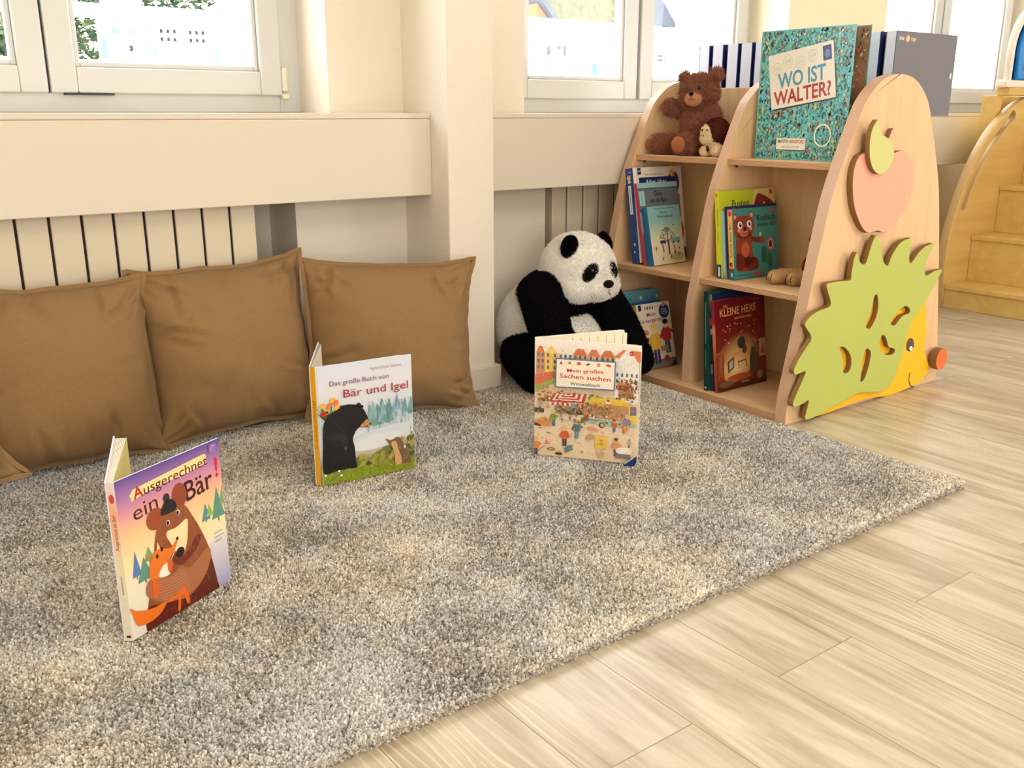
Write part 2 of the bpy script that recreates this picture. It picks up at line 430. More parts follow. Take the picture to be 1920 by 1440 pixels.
# windows: outer frame, sashes with glazing bead and gasket line, panes, hinges
def make_window(n, x0, x1, sashes, handed=1, hinge=None):
    w = bpy.data.objects.new('window_%d' % n, None); COL.objects.link(w); struct(w)
    z0, z1 = WZ0, WZ1
    fw = 0.062
    m = MB()
    m.box(x0 - .03, x0 + fw, YG + .012, YG + .08, z0, z1); m.box(x1 - fw, x1 + .03, YG + .012, YG + .08, z0, z1)
    m.box(x0 + fw, x1 - fw, YG + .012, YG + .08, z0, z0 + .055); m.box(x0 + fw, x1 - fw, YG + .012, YG + .08, z1 - .05, z1)
    struct(m.build('window_frame', M_frame, w, bevel=0.004))
    for (a, b) in sashes:
        sz0, sz1, sw = z0 + .050, z1 - .04, 0.066
        s = MB()
        s.box(a, a + sw, YG - .008, YG + .06, sz0, sz1); s.box(b - sw, b, YG - .008, YG + .06, sz0, sz1)
        s.box(a + sw, b - sw, YG - .008, YG + .06, sz0, sz0 + sw); s.box(a + sw, b - sw, YG - .008, YG + .06, sz1 - sw, sz1)
        f = struct(s.build('window_sash', M_frame, w, bevel=0.005, seg=3))
        g = MB(); q = 0.014
        g.box(a + sw, a + sw + q, YG + .004, YG + .03, sz0 + sw, sz1 - sw); g.box(b - sw - q, b - sw, YG + .004, YG + .03, sz0 + sw, sz1 - sw)
        g.box(a + sw + q, b - sw - q, YG + .004, YG + .03, sz0 + sw, sz0 + sw + q); g.box(a + sw + q, b - sw - q, YG + .004, YG + .03, sz1 - sw - q, sz1 - sw)
        struct(g.build('glazing_bead', M_frame, f, bevel=0.004))
        p = MB(); p.box(a + sw - .004, b - sw + .004, YG + .030, YG + .036, sz0 + sw - .004, sz1 - sw + .004)
        struct(p.build('window_pane', M_glass, f))
    if len(sashes) > 1:
        for (a, b), (c, d) in zip(sashes[:-1], sashes[1:]):
            k = MB(); k.box(b + .0005, c - .0005, YG + .010, YG + .05, z0 + .05, z1 - .05); struct(k.build('sash_gap', M_gasket, w))
    if hinge:
        k = MB(); k.box(hinge - .002, hinge + .014, YG - .012, YG + .012, z0 + .062, z0 + .130); k.box(hinge - .004, hinge + .018, YG - .012, YG + .012, z0 + .040, z0 + .055)
        struct(k.build('window_hinge', M_hinge, w, bevel=0.003))
    return w
make_window(1, -1.0, 1.280, [(-0.92, -0.10), (-0.06, 0.574), (0.580, 1.217)], hinge=1.2185)
k = MB(); k.box(0.612, 0.735, YG - .0085, YG + .012, WZ0 + .0455, WZ0 + .0500); struct(k.build('sash_gap', M_gasket, bpy.data.objects['window_1']))
make_window(2, 2.06, 3.36, [(2.075, 2.675), (2.690, 3.305)])
make_window(3, 4.05, 5.55, [(4.085, 4.80), (4.815, 5.50)])

# radiators: rows of flat elements with dark slots between them
def radiator(label, x0, x1, y0, y1, pitch, first):
    t = thing('radiator', label, 'radiator', ((x0 + x1) / 2, y0, 0.0), group='flat-fronted radiators under the window sills')
    ox, oy = -(x0 + x1) / 2, -y0
    e = [first]; 
    while e[0] - pitch > x0: e.insert(0, e[0] - pitch)
    while e[-1] + pitch < x1: e.append(e[-1] + pitch)
    cuts = [x0] + e + [x1]
    for a, b in zip(cuts[:-1], cuts[1:]):
        if b - a < .01: continue
        m = MB(); m.box(a + .0032 + ox, b - .0032 + ox, 0, y1 - y0, 0.10, 0.80)
        m.build('radiator_element', M_rad, t, bevel=0.003)
    m = MB(); m.box(x0 + .012 + ox, x1 - .012 + ox, .006, y1 - y0 - .01, 0.108, 0.79); m.build('radiator_slot_shade', M_dark, t)  # added dark box; its colour stands for the shade in the slots
    for fx in (x0 + .12, x1 - .12):
        m = MB(); m.box(fx - .015 + ox, fx + .015 + ox, .02, .05, 0, 0.11); m.build('radiator_foot', M_rad, t, bevel=.002)
    return t
radiator('cream flat-panel radiator behind the brown cushions, under the left sill', -0.30, 1.003, 2.500, 2.575, 0.0747, 0.930)
radiator('shaded flat-panel radiator behind the panda, under the right sill', 2.113, 3.30, 2.580, 2.655, 0.0757, 2.183)

# ------------------------------------------------------------------ rug: backing slab and a cut pile of yarn tufts
RX0, RX1, RY0, RY1 = -0.55, 2.092, 1.012, 2.405
rug = thing('rug', 'large mottled grey pile rug on the floor under the cushions and open books', 'rug', ((RX0 + RX1) / 2, (RY0 + RY1) / 2, 0))
def rug_slab():
    m = MB(); hx_, hy_ = (RX1 - RX0) / 2, (RY1 - RY0) / 2
    m.box(-hx_ + .006, hx_ - .006, -hy_ + .006, hy_ - .006, 0, .012)
    return m.build('rug_backing', plain('rug_backing_weave', rgb(120, 110, 96), 0.95, 0.05), rug)
rug_slab()
def hair_mat(name, rough=0.9):
    m, t, b = new_mat(name, rough, 0.1)
    a = t.nodes.new('ShaderNodeAttribute'); a.attribute_name = 'tint'
    t.links.new(a.outputs['Color'], b.inputs['Base Color'])
    return m
def hair(name, roots, dirs, length, radius, tint, mat, parent, npt=3, curl=None, tip=0.55):
    n = len(roots)
    cu = bpy.data.hair_curves.new(name); cu.add_curves([npt] * n)
    pos = np.zeros((n, npt, 3), np.float32)
    L = np.asarray(length, np.float32).reshape(-1, 1) * np.ones((n, 1), np.float32)
    for k in range(npt):
        t = k / (npt - 1)
        pos[:, k] = roots + dirs * L * t
        if curl is not None: pos[:, k] += curl * (t * t) * L
    cu.attributes['position'].data.foreach_set('vector', pos.ravel())
    ra = cu.attributes.get('radius') or cu.attributes.new('radius', 'FLOAT', 'POINT')
    rr = np.zeros((n, npt), np.float32) + np.asarray(radius, np.float32).reshape(-1, 1)
    rr[:, -1] *= tip
    ra.data.foreach_set('value', rr.ravel())
    ta = cu.attributes.new('tint', 'FLOAT_COLOR', 'CURVE')
    ta.data.foreach_set('color', np.concatenate([tint, np.ones((n, 1))], 1).astype(np.float32).ravel())
    cu.materials.append(mat)
    o = bpy.data.objects.new(name, cu); COL.objects.link(o)
    if parent is not None: o.parent = parent
    o['kind'] = 'stuff'
    return o
def value_noise(x, y, cell, rng):
    gx, gy = x / cell, y / cell
    x0, y0 = np.floor(gx).astype(int), np.floor(gy).astype(int)
    x0 -= x0.min(); y0 -= y0.min()
    G = rng.random((x0.max() + 2, y0.max() + 2))
    fx, fy = gx - np.floor(gx), gy - np.floor(gy)
    fx = fx * fx * (3 - 2 * fx); fy = fy * fy * (3 - 2 * fy)
    return (G[x0, y0] * (1 - fx) + G[x0 + 1, y0] * fx) * (1 - fy) + (G[x0, y0 + 1] * (1 - fx) + G[x0 + 1, y0 + 1] * fx) * fy
def rug_pile():
    rng = np.random.default_rng(3)
    step = 0.0031
    nx, ny = int((RX1 - RX0) / step), int((RY1 - RY0) / step)
    gx, gy = np.meshgrid(np.arange(nx), np.arange(ny), indexing='ij')
    x = (gx.ravel() + rng.random(nx * ny)) * step; y = (gy.ravel() + rng.random(nx * ny)) * step
    W, D = RX1 - RX0, RY1 - RY0
    n = len(x)
    # light and dark clouds come from the yarn colour; the pile also leans in patches
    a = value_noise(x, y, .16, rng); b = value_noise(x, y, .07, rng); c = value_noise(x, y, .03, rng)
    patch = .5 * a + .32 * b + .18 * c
    hue = value_noise(x, y, .22, rng) * .6 + value_noise(x, y, .05, rng) * .4
    lean = np.stack([value_noise(x, y, .12, rng) - .5, value_noise(x, y, .12, rng) - .5, np.zeros(n)], 1) * .5
    d = np.stack([rng.normal(0, .55, n), rng.normal(0, .55, n), np.ones(n)], 1) + lean
    roots = np.stack([x - W / 2, y - D / 2, np.full(n, .0115)], 1)
    # the cut sides of the rug: rows of tufts standing out sideways
    k = 9000; e = rng.random(k) * W; f = rng.random(k // 2) * D
    zf, zr = rng.uniform(.0025, .0135, k), rng.uniform(.0025, .0135, k // 2)
    roots = np.concatenate([roots, np.stack([e - W / 2, np.full(k, -D / 2 + .006), zf], 1), np.stack([np.full(k // 2, W / 2 - .006), f - D / 2, zr], 1)])
    d = np.concatenate([d, np.stack([rng.normal(0, .35, k), -np.ones(k), rng.normal(.15, .35, k)], 1), np.stack([np.ones(k // 2), rng.normal(0, .35, k // 2), rng.normal(.15, .35, k // 2)], 1)])
    d /= np.linalg.norm(d, axis=1, keepdims=True)
    q = rng.integers(0, n, k + k // 2)
    patch = np.concatenate([patch, patch[q]]); hue = np.concatenate([hue, hue[q]]); n = len(roots)
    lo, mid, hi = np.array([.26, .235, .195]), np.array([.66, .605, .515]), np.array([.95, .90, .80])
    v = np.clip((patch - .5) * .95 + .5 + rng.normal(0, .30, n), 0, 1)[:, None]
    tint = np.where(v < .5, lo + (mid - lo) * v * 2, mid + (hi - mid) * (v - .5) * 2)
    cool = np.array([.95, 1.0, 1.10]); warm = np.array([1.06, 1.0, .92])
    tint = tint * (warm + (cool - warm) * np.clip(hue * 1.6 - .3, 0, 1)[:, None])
    return hair('rug_pile', roots, d, rng.uniform(.0075, .0115, n), rng.uniform(.0014, .0021, n), tint, hair_mat('rug_yarn'), rug, tip=0.85)
rug_pile()

# ------------------------------------------------------------------ brown cushions leaning against the wall
def linen():
    m, t, b = new_mat('brown_linen', 0.85, 0.15)
    b.inputs['Sheen Weight'].default_value = 0.08; b.inputs['Sheen Roughness'].default_value = 0.5
    n = t.nodes; tc = n.new('ShaderNodeTexCoord')
    w1 = n.new('ShaderNodeMapping'); w1.inputs['Scale'].default_value = (900, 900, 60); w2 = n.new('ShaderNodeMapping'); w2.inputs['Scale'].default_value = (60, 900, 900)
    a = n.new('ShaderNodeTexNoise'); c = n.new('ShaderNodeTexNoise')
    for q, s in ((w1, a), (w2, c)):
        s.inputs['Scale'].default_value = 1.0; s.inputs['Detail'].default_value = 1
        t.links.new(tc.outputs['Object'], q.inputs['Vector']); t.links.new(q.outputs['Vector'], s.inputs['Vector'])
    ad = n.new('ShaderNodeMath'); ad.operation = 'ADD'; t.links.new(a.outputs['Fac'], ad.inputs[0]); t.links.new(c.outputs['Fac'], ad.inputs[1])
    r = n.new('ShaderNodeValToRGB'); r.color_ramp.elements[0].position = 0.4; r.color_ramp.elements[1].position = 0.62
    hf = n.new('ShaderNodeMath'); hf.operation = 'MULTIPLY'; hf.inputs[1].default_value = 0.5; t.links.new(ad.outputs[0], hf.inputs[0])
    r.color_ramp.elements[0].color = rgb(142, 110, 72); r.color_ramp.elements[1].color = rgb(152, 119, 79)
    t.links.new(hf.outputs[0], r.inputs['Fac']); t.links.new(r.outputs['Color'], b.inputs['Base Color'])
    bp = n.new('ShaderNodeBump'); bp.inputs['Strength'].default_value = 0.25; bp.inputs['Distance'].default_value = 0.0008
    t.links.new(ad.outputs[0], bp.inputs['Height']); t.links.new(bp.outputs['Normal'], b.inputs['Normal'])
    return m
M_linen = linen()
def cushion(label, loc, yaw, lean, roll, w=0.45, h=0.46, thick=0.108, seed=0, slump=0.02, ears=(1, 1, 1, 1)):
    N = 56
    rnd = random.Random(seed)
    off = Vector((seed * 7.7, seed * 3.1, seed * 1.3))
    # a few pinch folds starting at the edges
    folds = []
    for _ in range(14):
        side = rnd.choice('LRTB'); p = rnd.uniform(-.85, .85)
        o = {'L': (-1, p), 'R': (1, p), 'T': (p, 1), 'B': (p, -1)}[side]
        d = {'L': (1, 0), 'R': (-1, 0), 'T': (0, -1), 'B': (0, 1)}[side]
        g = rnd.uniform(-.5, .5); d = (d[0] * math.cos(g) - d[1] * math.sin(g), d[0] * math.sin(g) + d[1] * math.cos(g))
        folds.append((o, d, rnd.uniform(.3, .8), rnd.uniform(.006, .014)))
    for cx_ in (-1, 1):
        for cy_ in (-1, 1):
            for g in (-.35, -.1, .18, .38):
                d = (-cx_, -cy_); g += rnd.uniform(-.08, .08)
                d = (d[0] * math.cos(g) - d[1] * math.sin(g), d[0] * math.sin(g) + d[1] * math.cos(g)); l = math.hypot(*d)
                folds.append(((cx_, cy_), (d[0] / l, d[1] / l), rnd.uniform(.3, .65), rnd.uniform(.006, .014)))
    def outline(u, v):
        # sides pull in between the pointed corners
        x = u * (1 - .075 * (1 - v * v) * abs(u) ** 3); y = v * (1 - .065 * (1 - u * u) * abs(v) ** 3)
        k = (abs(u) * abs(v)) ** 10
        e = ears[(0 if u < 0 else 1) + (0 if v < 0 else 2)]
        return x * (1 + .045 * k * e), y * (1 + .035 * k * e)
    def height(u, v, s):
        a = max(0, 1 - abs(u) ** 2.4) ** .58 * max(0, 1 - abs(v) ** 2.4) ** .58
        b = 1 - .16 * v                                   # the filling sags towards the bottom
        z = thick * a * b
        for (o, d, L, amp) in folds:
            dx, dy = u - o[0], v - o[1]; al = dx * d[0] + dy * d[1]; pe = -dx * d[1] + dy * d[0]
            if -.05 < al < L:
                f = math.sin(min(1, max(0, (al + .05) / (L + .05))) * PI)
                z -= amp * f * math.exp(-(pe / .035) ** 2) * min(1, a * 4); z += amp * .5 * f * math.exp(-((pe - .06) / .04) ** 2) * min(1, a * 4)
        z += .010 * noise.noise(Vector((u * 1.7, v * 1.7, s * 3)) + off) * min(1, a * 2) + .003 * noise.noise(Vector((u * 6, v * 5, s * 5)) + off) * min(1, a * 2)
        return z * (.72 if s > 0 else 1.0)                 # flatter where it rests against the wall
    m = MB()
    def pt(i, j, s):
        u, v = -1 + 2 * i / N, -1 + 2 * j / N
        u = math.copysign(abs(u) ** .8, u); v = math.copysign(abs(v) ** .8, v)
        x, y = outline(u, v); z = height(u, v, s)
        wob = .006 * noise.noise(Vector((u * 3, v * 3, 9)) + off)
        return (x * w / 2 + wob, s * z + wob * .7, y * h / 2 - slump * (1 - abs(u)) * 0 + wob)
    for s in (-1, 1):
        vs = [pt(i, j, s) for i in range(N + 1) for j in range(N + 1)]
        fs = []
        for i in range(N):
            for j in range(N):
                q = (i * (N + 1) + j, (i + 1) * (N + 1) + j, (i + 1) * (N + 1) + j + 1, i * (N + 1) + j + 1)
                fs.append(q if s < 0 else q[::-1])
        m.add(vs, fs)
    o = m.build('cushion', M_linen, smooth=True, merge=True)
    tag(o, label, 'cushion', 'brown linen cushions along the wall')
    # flat seam flange around the edge
    ring = [(i, 0) for i in range(N)] + [(N, j) for j in range(N)] + [(i, N) for i in range(N, 0, -1)] + [(0, j) for j in range(N, 0, -1)]
    rim = [Vector(pt(i, j, 1)) for i, j in ring]; n = len(rim); f = MB()
    inn, out = [], []
    for k, p in enumerate(rim):
        d = (rim[(k + 2) % n] - rim[k - 2]); nn = Vector((d.z, 0, -d.x)).normalized()
        wav = .0022 * math.sin(k * 1.1 + seed) + .003 * noise.noise(Vector((k * .21, seed, 0)))
        inn.append(p - nn * .003); out.append(p + nn * .010 + Vector((0, wav, 0)))
    for dy in (-.0013, .0013):
        f.add([q + Vector((0, dy, 0)) for q in inn + out], [(k, (k + 1) % n, n + (k + 1) % n, n + k) for k in range(n)])
    a = f.v[n:2 * n]; b = f.v[3 * n:4 * n]
    f.add(a + b, [(k, (k + 1) % n, n + (k + 1) % n, n + k) for k in range(n)])
    f.build('seam', M_linen, o, smooth=True)
    o.matrix_world = Matrix.Translation(loc) @ Matrix.Rotation(math.radians(yaw), 4, 'Z') @ Matrix.Rotation(math.radians(lean), 4, 'X') @ Matrix.Rotation(math.radians(roll), 4, 'Y')
    return o
cushion('brown cushion at the left edge of the photo, only its rounded lower corner showing', (0.022, 2.080, 0.278), 30, -18, -12, seed=1, ears=(1, 2.6, 1, 1))
cushion('brown cushion with a knotted lower corner, second from the left', (0.432, 2.378, 0.247), 2, -10, 1.0, h=0.435, seed=2, ears=(1, 2.2, .6, .8))
cushion('brown cushion with a pointed top corner, third from the left beside the pillar niche', (0.866, 2.400, 0.252), 1, -12, -1.0, h=0.44, seed=3, ears=(.5, .6, .8, 1.5))
cushion('rightmost brown cushion, leaning on the white pillar behind the bear and hedgehog book', (1.292, 2.290, 0.238), -15, -11, 3.2, w=0.48, h=0.425, seed=5, ears=(.5, 1.8, .6, 1.4))

# ------------------------------------------------------------------ children's bookcase with hedgehog and apple side
BR1, BR2 = rgb(222, 183, 138), rgb(231, 194, 149)
M_birch = wood('birch_board', BR1, BR2, 'Z', 0.5, 5.0, 9.0)
M_birch_y = wood('birch_shelf_board', BR1, BR2, 'Y', 0.5, 5.0, 9.0)
M_plyY = ply_edge('plywood_edge_of_panels', 'Y', rgb(186, 140, 110), rgb(222, 184, 152))
M_plyZ = ply_edge('plywood_edge_of_shelves', 'Z', rgb(172, 122, 86), rgb(214, 168, 126))
M_mdf = plain('brown_board_core', rgb(142, 104, 62), 0.7, 0.2)
M_green = plain('lime_green_lacquer', rgb(184, 192, 98), 0.5, 0.15)
M_leaf = plain('pale_green_lacquer', rgb(206, 204, 130), 0.5, 0.15)
M_pink = plain('salmon_lacquer', rgb(245, 172, 146), 0.5, 0.15)
M_yellow = plain('warm_yellow_lacquer', rgb(250, 190, 40), 0.5, 0.15)
M_orange = plain('orange_lacquer', rgb(236, 118, 62), 0.5, 0.15)
M_eye = plain('dark_brown_print', rgb(84, 60, 44), 0.4)
M_eyew = plain('white_print', rgb(250, 250, 245), 0.4)
M_screw = plain('dark_screw', rgb(60, 50, 45), 0.4, 0.5, metal=.8)
BX, BY = 2.535, 1.978
case = thing('bookcase', 'birch plywood children\'s bookcase with a green hedgehog and apple on its rounded side', 'bookcase', (BX, BY, 0))
def P3(y): return lambda a, b: (a - BX, y - BY, b)
dome_l = [(2.142, 0.0), (2.145, .075), (2.160, .150), (2.180, .239), (2.221, .444), (2.266, .63), (2.318, .756), (2.354, .833), (2.380, .880), (2.412, .912), (2.446, .936), (2.486, .951), (2.540, .958)]
def dome(inset=0.0, base=None):
    L = spline([(x + inset, z - inset * (z > .8)) for x, z in dome_l], 4, closed=False)
    if base: L = [(max(x, base), z) for x, z in L]
    return L + [(2 * 2.5375 - x, z) for x, z in L[::-1]]
def panel(name, out, y0, y1):
    m = MB(); m.prism(out, P3(y0), P3(y1), 0, 1)
    return m.build(name, [M_birch, M_plyY], case, bevel=0.0015, angle=60)
panel('side_panel', dome(), 1.560, 1.596)
panel('divider_panel', dome(.0, 2.186), 1.968, 2.000)
panel('side_panel', dome(), 2.367, 2.400)
def shelf(name, x0, x1, y0, y1, z0, z1):
    m = MB(); m.box(x0 - BX, x1 - BX, y0 - BY, y1 - BY, z0, z1)
    o = m.build(name, [M_birch_y, M_plyZ], case, bevel=0.0015)
    for p in o.data.polygons:
        if abs(p.normal.z) < .5: p.material_index = 1
    return o
bays = [(1.596, 1.968), (2.000, 2.367)]
def back(y0, y1):
    m = MB(); m.box(2.525 - BX, 2.545 - BX, y0 - BY, y1 - BY, .022, .932); return m.build('back_panel', M_birch, case, bevel=.002)
for y0, y1 in bays:
    back(y0, y1)
    for zt, xf in ((.717, 2.306), (.360, 2.206)):
        s = shelf('shelf', xf, 2.525, y0, y1, zt - .018, zt)
        for yy in (y0 + .012, y1 - .012):
            k = MB(); k.tube([(xf + .03 - BX, yy - BY, zt - .026), (xf + .03 - BX, yy - BY, zt - .0178)], .004); k.build('shelf_pin', M_screw, s)
    for zt, xb in ((.842, 2.772), (.45, 2.86)):
        shelf('shelf', 2.545, xb, y0, y1, zt - .018, zt)
shelf('base_board', 2.150, 2.92, 1.596, 2.367, 0.0, .022)

# raised decoration on the side facing the room
def deco(name, pts, y0, y1, mats, holes=(), n=7):
    o = plate(name, [(x - BX, z) for x, z in spline(pts, n)], [[(x - BX, z) for x, z in spline(h, n)] for h in holes], y0 - BY, y1 - BY, mats, case)
    return o
YP = 1.560
deco('apple', [(2.3619, 0.7447), (2.3424, 0.7348), (2.3279, 0.7077), (2.3259, 0.6731), (2.3325, 0.6378), (2.3460, 0.6018), (2.3683, 0.5684), (2.3986, 0.5375), (2.4263, 0.5238), (2.4515, 0.5256), (2.4740, 0.5262), (2.5013, 0.5198), (2.5301, 0.5245), (2.5629, 0.5447), (2.5978, 0.5726), (2.6218, 0.6051), (2.6320, 0.6383), (2.6309, 0.6756), (2.6176, 0.7056), (2.5913, 0.7338), (2.5618, 0.7471), (2.5354, 0.7470), (2.5070, 0.7419), (2.4783, 0.7401), (2.4454, 0.7462), (2.4004, 0.7525)], 1.540, YP, [M_pink, M_mdf])
deco('apple_stem', [(2.4686, 0.7244), (2.4741, 0.7455), (2.4814, 0.7736), (2.4876, 0.7911), (2.5001, 0.8093), (2.5088, 0.8078), (2.5088, 0.7979), (2.5013, 0.7804), (2.4971, 0.7592), (2.4996, 0.7236)], 1.544, YP, [M_pink, M_mdf])
deco('leaf', [(2.3883, 0.8342), (2.3883, 0.8342), (2.3707, 0.8133), (2.3635, 0.7861), (2.3648, 0.7587), (2.3723, 0.7310), (2.3907, 0.7044), (2.4184, 0.6890), (2.4466, 0.6902), (2.4724, 0.7053), (2.4859, 0.7279), (2.4842, 0.7527), (2.4681, 0.7759), (2.4372, 0.7885), (2.4168, 0.7974), (2.4014, 0.8130)], 1.524, 1.540, [M_leaf, M_mdf])
spines = [(2.2045, 0.0112), (2.1935, 0.0185), (2.1950, 0.0312), (2.2032, 0.0675), (2.1806, 0.0640), (2.1453, 0.0599), (2.1328, 0.0665), (2.1331, 0.0792), (2.1540, 0.1154), (2.1765, 0.1556), (2.1549, 0.1571), (2.1325, 0.1558), (2.1238, 0.1643), (2.1237, 0.1746), (2.1453, 0.2042), (2.1822, 0.2399), (2.1891, 0.2512), (2.1820, 0.2645), (2.1597, 0.2859), (2.1550, 0.2967), (2.1690, 0.3110), (2.2059, 0.3247), (2.2575, 0.3318), (2.2639, 0.3421), (2.2569, 0.3572), (2.2391, 0.3877), (2.2395, 0.3977), (2.2536, 0.4002), (2.3006, 0.3994), (2.3384, 0.3975), (2.3496, 0.4005), (2.3496, 0.4170), (2.3524, 0.4372), (2.3556, 0.4594), (2.3668, 0.4747), (2.3728, 0.4681), (2.3827, 0.4508), (2.3945, 0.4394), (2.4117, 0.4378), (2.4203, 0.4495), (2.4270, 0.4716), (2.4369, 0.4955), (2.4493, 0.5135), (2.4609, 0.5126), (2.4748, 0.4925), (2.4900, 0.4621), (2.5061, 0.4354), (2.5218, 0.4230), (2.5317, 0.4255), (2.5443, 0.4490), (2.5659, 0.4726), (2.5930, 0.4883), (2.6341, 0.4941), (2.6391, 0.4924), (2.6404, 0.4751), (2.6396, 0.4493), (2.6411, 0.4275), (2.6501, 0.4180), (2.6642, 0.4254), (2.6877, 0.4452), (2.7163, 0.4603), (2.7472, 0.4666), (2.7717, 0.4664), (2.7564, 0.4437), (2.7386, 0.4143), (2.7364, 0.3878), (2.7419, 0.3738), (2.7603, 0.3720), (2.7915, 0.3802), (2.8346, 0.3819), (2.8331, 0.3738), (2.8155, 0.3483), (2.7887, 0.3192), (2.7589, 0.2860), (2.7209, 0.2541), (2.6978, 0.2297), (2.6808, 0.1954), (2.6706, 0.1555), (2.6634, 0.1243), (2.6528, 0.0981), (2.6389, 0.0679), (2.6196, 0.0455), (2.5948, 0.0312), (2.5600, 0.0305), (2.5049, 0.0393), (2.4441, 0.0466), (2.3735, 0.0348), (2.3048, 0.0232), (2.2446, 0.0129)]
h1 = [(2.4798, 0.3403), (2.4915, 0.3368), (2.5013, 0.3120), (2.5009, 0.2860), (2.4907, 0.2611), (2.4755, 0.2435), (2.4595, 0.2426), (2.4492, 0.2514), (2.4531, 0.2660), (2.4670, 0.2902), (2.4726, 0.3197)]
h2 = [(2.6422, 0.2864), (2.6669, 0.2811), (2.6792, 0.2684), (2.6711, 0.2612), (2.6402, 0.2575), (2.6193, 0.2444), (2.6021, 0.2333), (2.5834, 0.2380), (2.5800, 0.2473), (2.5927, 0.2613), (2.6129, 0.2765)]
h3 = [(2.5398, 0.2105), (2.5559, 0.2060), (2.5700, 0.1883), (2.5839, 0.1683), (2.6130, 0.1585), (2.6196, 0.1493), (2.6085, 0.1419), (2.5769, 0.1444), (2.5519, 0.1550), (2.5347, 0.1733), (2.5297, 0.1919)]
h4 = [(2.3286, 0.2038), (2.3461, 0.2033), (2.3695, 0.1891), (2.3889, 0.1666), (2.3941, 0.1440), (2.3872, 0.1253), (2.3702, 0.1207), (2.3569, 0.1281), (2.3558, 0.1435), (2.3490, 0.1685), (2.3382, 0.1873)]
h5 = [(2.4616, 0.1775), (2.4763, 0.1775), (2.4898, 0.1644), (2.4901, 0.1421), (2.4836, 0.1163), (2.4732, 0.0911), (2.4604, 0.0797), (2.4509, 0.0836), (2.4504, 0.0949), (2.4532, 0.1212), (2.4499, 0.1484)]
deco('hedgehog_body', [(2.2637, 0.0049), (2.2483, 0.0176), (2.2434, 0.0751), (2.2243, 0.1385), (2.2502, 0.2359), (2.3368, 0.2916), (2.4258, 0.3487), (2.5406, 0.3619), (2.6808, 0.3559), (2.7707, 0.3147), (2.7955, 0.2704), (2.8097, 0.2221), (2.8209, 0.1641), (2.8209, 0.1260), (2.8382, 0.0947), (2.8610, 0.0620), (2.8644, 0.0469), (2.8432, 0.0260), (2.8037, 0.0108), (2.7545, 0.0048), (2.6977, 0.0005), (2.6333, 0.0002), (2.5458, 0.0086), (2.4696, 0.0115), (2.3900, 0.0060), (2.3194, 0.0029)], 1.548, YP, [M_yellow, M_mdf])
deco('hedgehog_spines', spines, 1.531, 1.548, [M_green, M_mdf], (h1, h2, h3, h4, h5), n=5)
def small(name, pts, mat, y):
    q = spline(pts, 6); m = MB(); m.prism([(a, b) for a, b in q], P3(y - .0006), P3(y), 0)
    return m.build(name, mat, case)
small('hedgehog_eye', [(2.7258, 0.1728), (2.7454, 0.1654), (2.7536, 0.1501), (2.7504, 0.1341), (2.7352, 0.1284), (2.7175, 0.1344), (2.7100, 0.1472), (2.7115, 0.1632)], M_eye, 1.548)
small('eye_highlight', [(2.7365, 0.1456), (2.7457, 0.1410), (2.7458, 0.1325), (2.7379, 0.1308), (2.7303, 0.1357), (2.7297, 0.1429)], M_eyew, 1.5474)
small('hedgehog_smile', [(2.7539, 0.0553), (2.7508, 0.0463), (2.7514, 0.0318), (2.7583, 0.0186), (2.7720, 0.0090), (2.7845, 0.0058), (2.7868, 0.0030), (2.7729, 0.0050), (2.7576, 0.0139), (2.7490, 0.0274), (2.7467, 0.0422), (2.7487, 0.0562)], M_eye, 1.548)
def nose():
    c = [(2.8907, 0.0841)][0]; m = MB()
    out = [(c[0] + .032 * math.cos(2 * PI * i / 40), c[1] + .036 * math.sin(2 * PI * i / 40)) for i in range(40)]
    m.prism(out, P3(1.524), P3(1.548), 0, 1)
    return m.build('hedgehog_nose', [M_orange, M_mdf], case, bevel=.001)
nose()

# ------------------------------------------------------------------ books: printed covers are real flat print on real boards
M_print = attr_mat('printed_cover', 0.28, 0.5)
M_paper = plain('cream_paper_block', rgb(236, 226, 206), 0.9, 0.1, var=.04, vscale=300)
_board = {}
def board(c):
    k = tuple(round(x, 4) for x in c)
    if k not in _board: _board[k] = plain('cover_board', c, 0.3, 0.5)
    return _board[k]
MF = lambda y: Matrix(((1, 0, 0, 0), (0, 0, -1, y), (0, 1, 0, 0), (0, 0, 0, 1)))        # art on a face looking to -y
MS = lambda x, y: Matrix(((0, 0, -1, x), (-1, 0, 0, y), (0, 1, 0, 0), (0, 0, 0, 1)))    # art on a face looking to -x
MR = lambda x, y: Matrix(((-1, 0, 0, x), (0, 0, 1, y), (0, 1, 0, 0), (0, 0, 0, 1)))     # art on a face looking to +y

def rounded(w, h, r, left=False):
    """outline of a board in x-z with rounded corners on the free edge"""
    o = [(0, 0)]
    for cx, cz, a0 in ((w - r, r, -PI / 2), (w - r, h - r, 0)):
        for k in range(6): o.append((cx + r * math.cos(a0 + k * PI / 10), cz + r * math.sin(a0 + k * PI / 10)))
    o.append((0, h)); return o
def slab(mb, w, h, y0, y1, r, mi=0, x0=0.0, z0=0.0):
    o = rounded(w, h, r) if r else [(0, 0), (w, 0), (w, h), (0, h)]
    mb.prism([(x0 + a, z0 + b) for a, b in o], lambda a, b: (a, y0, b), lambda a, b: (a, y1, b), mi)

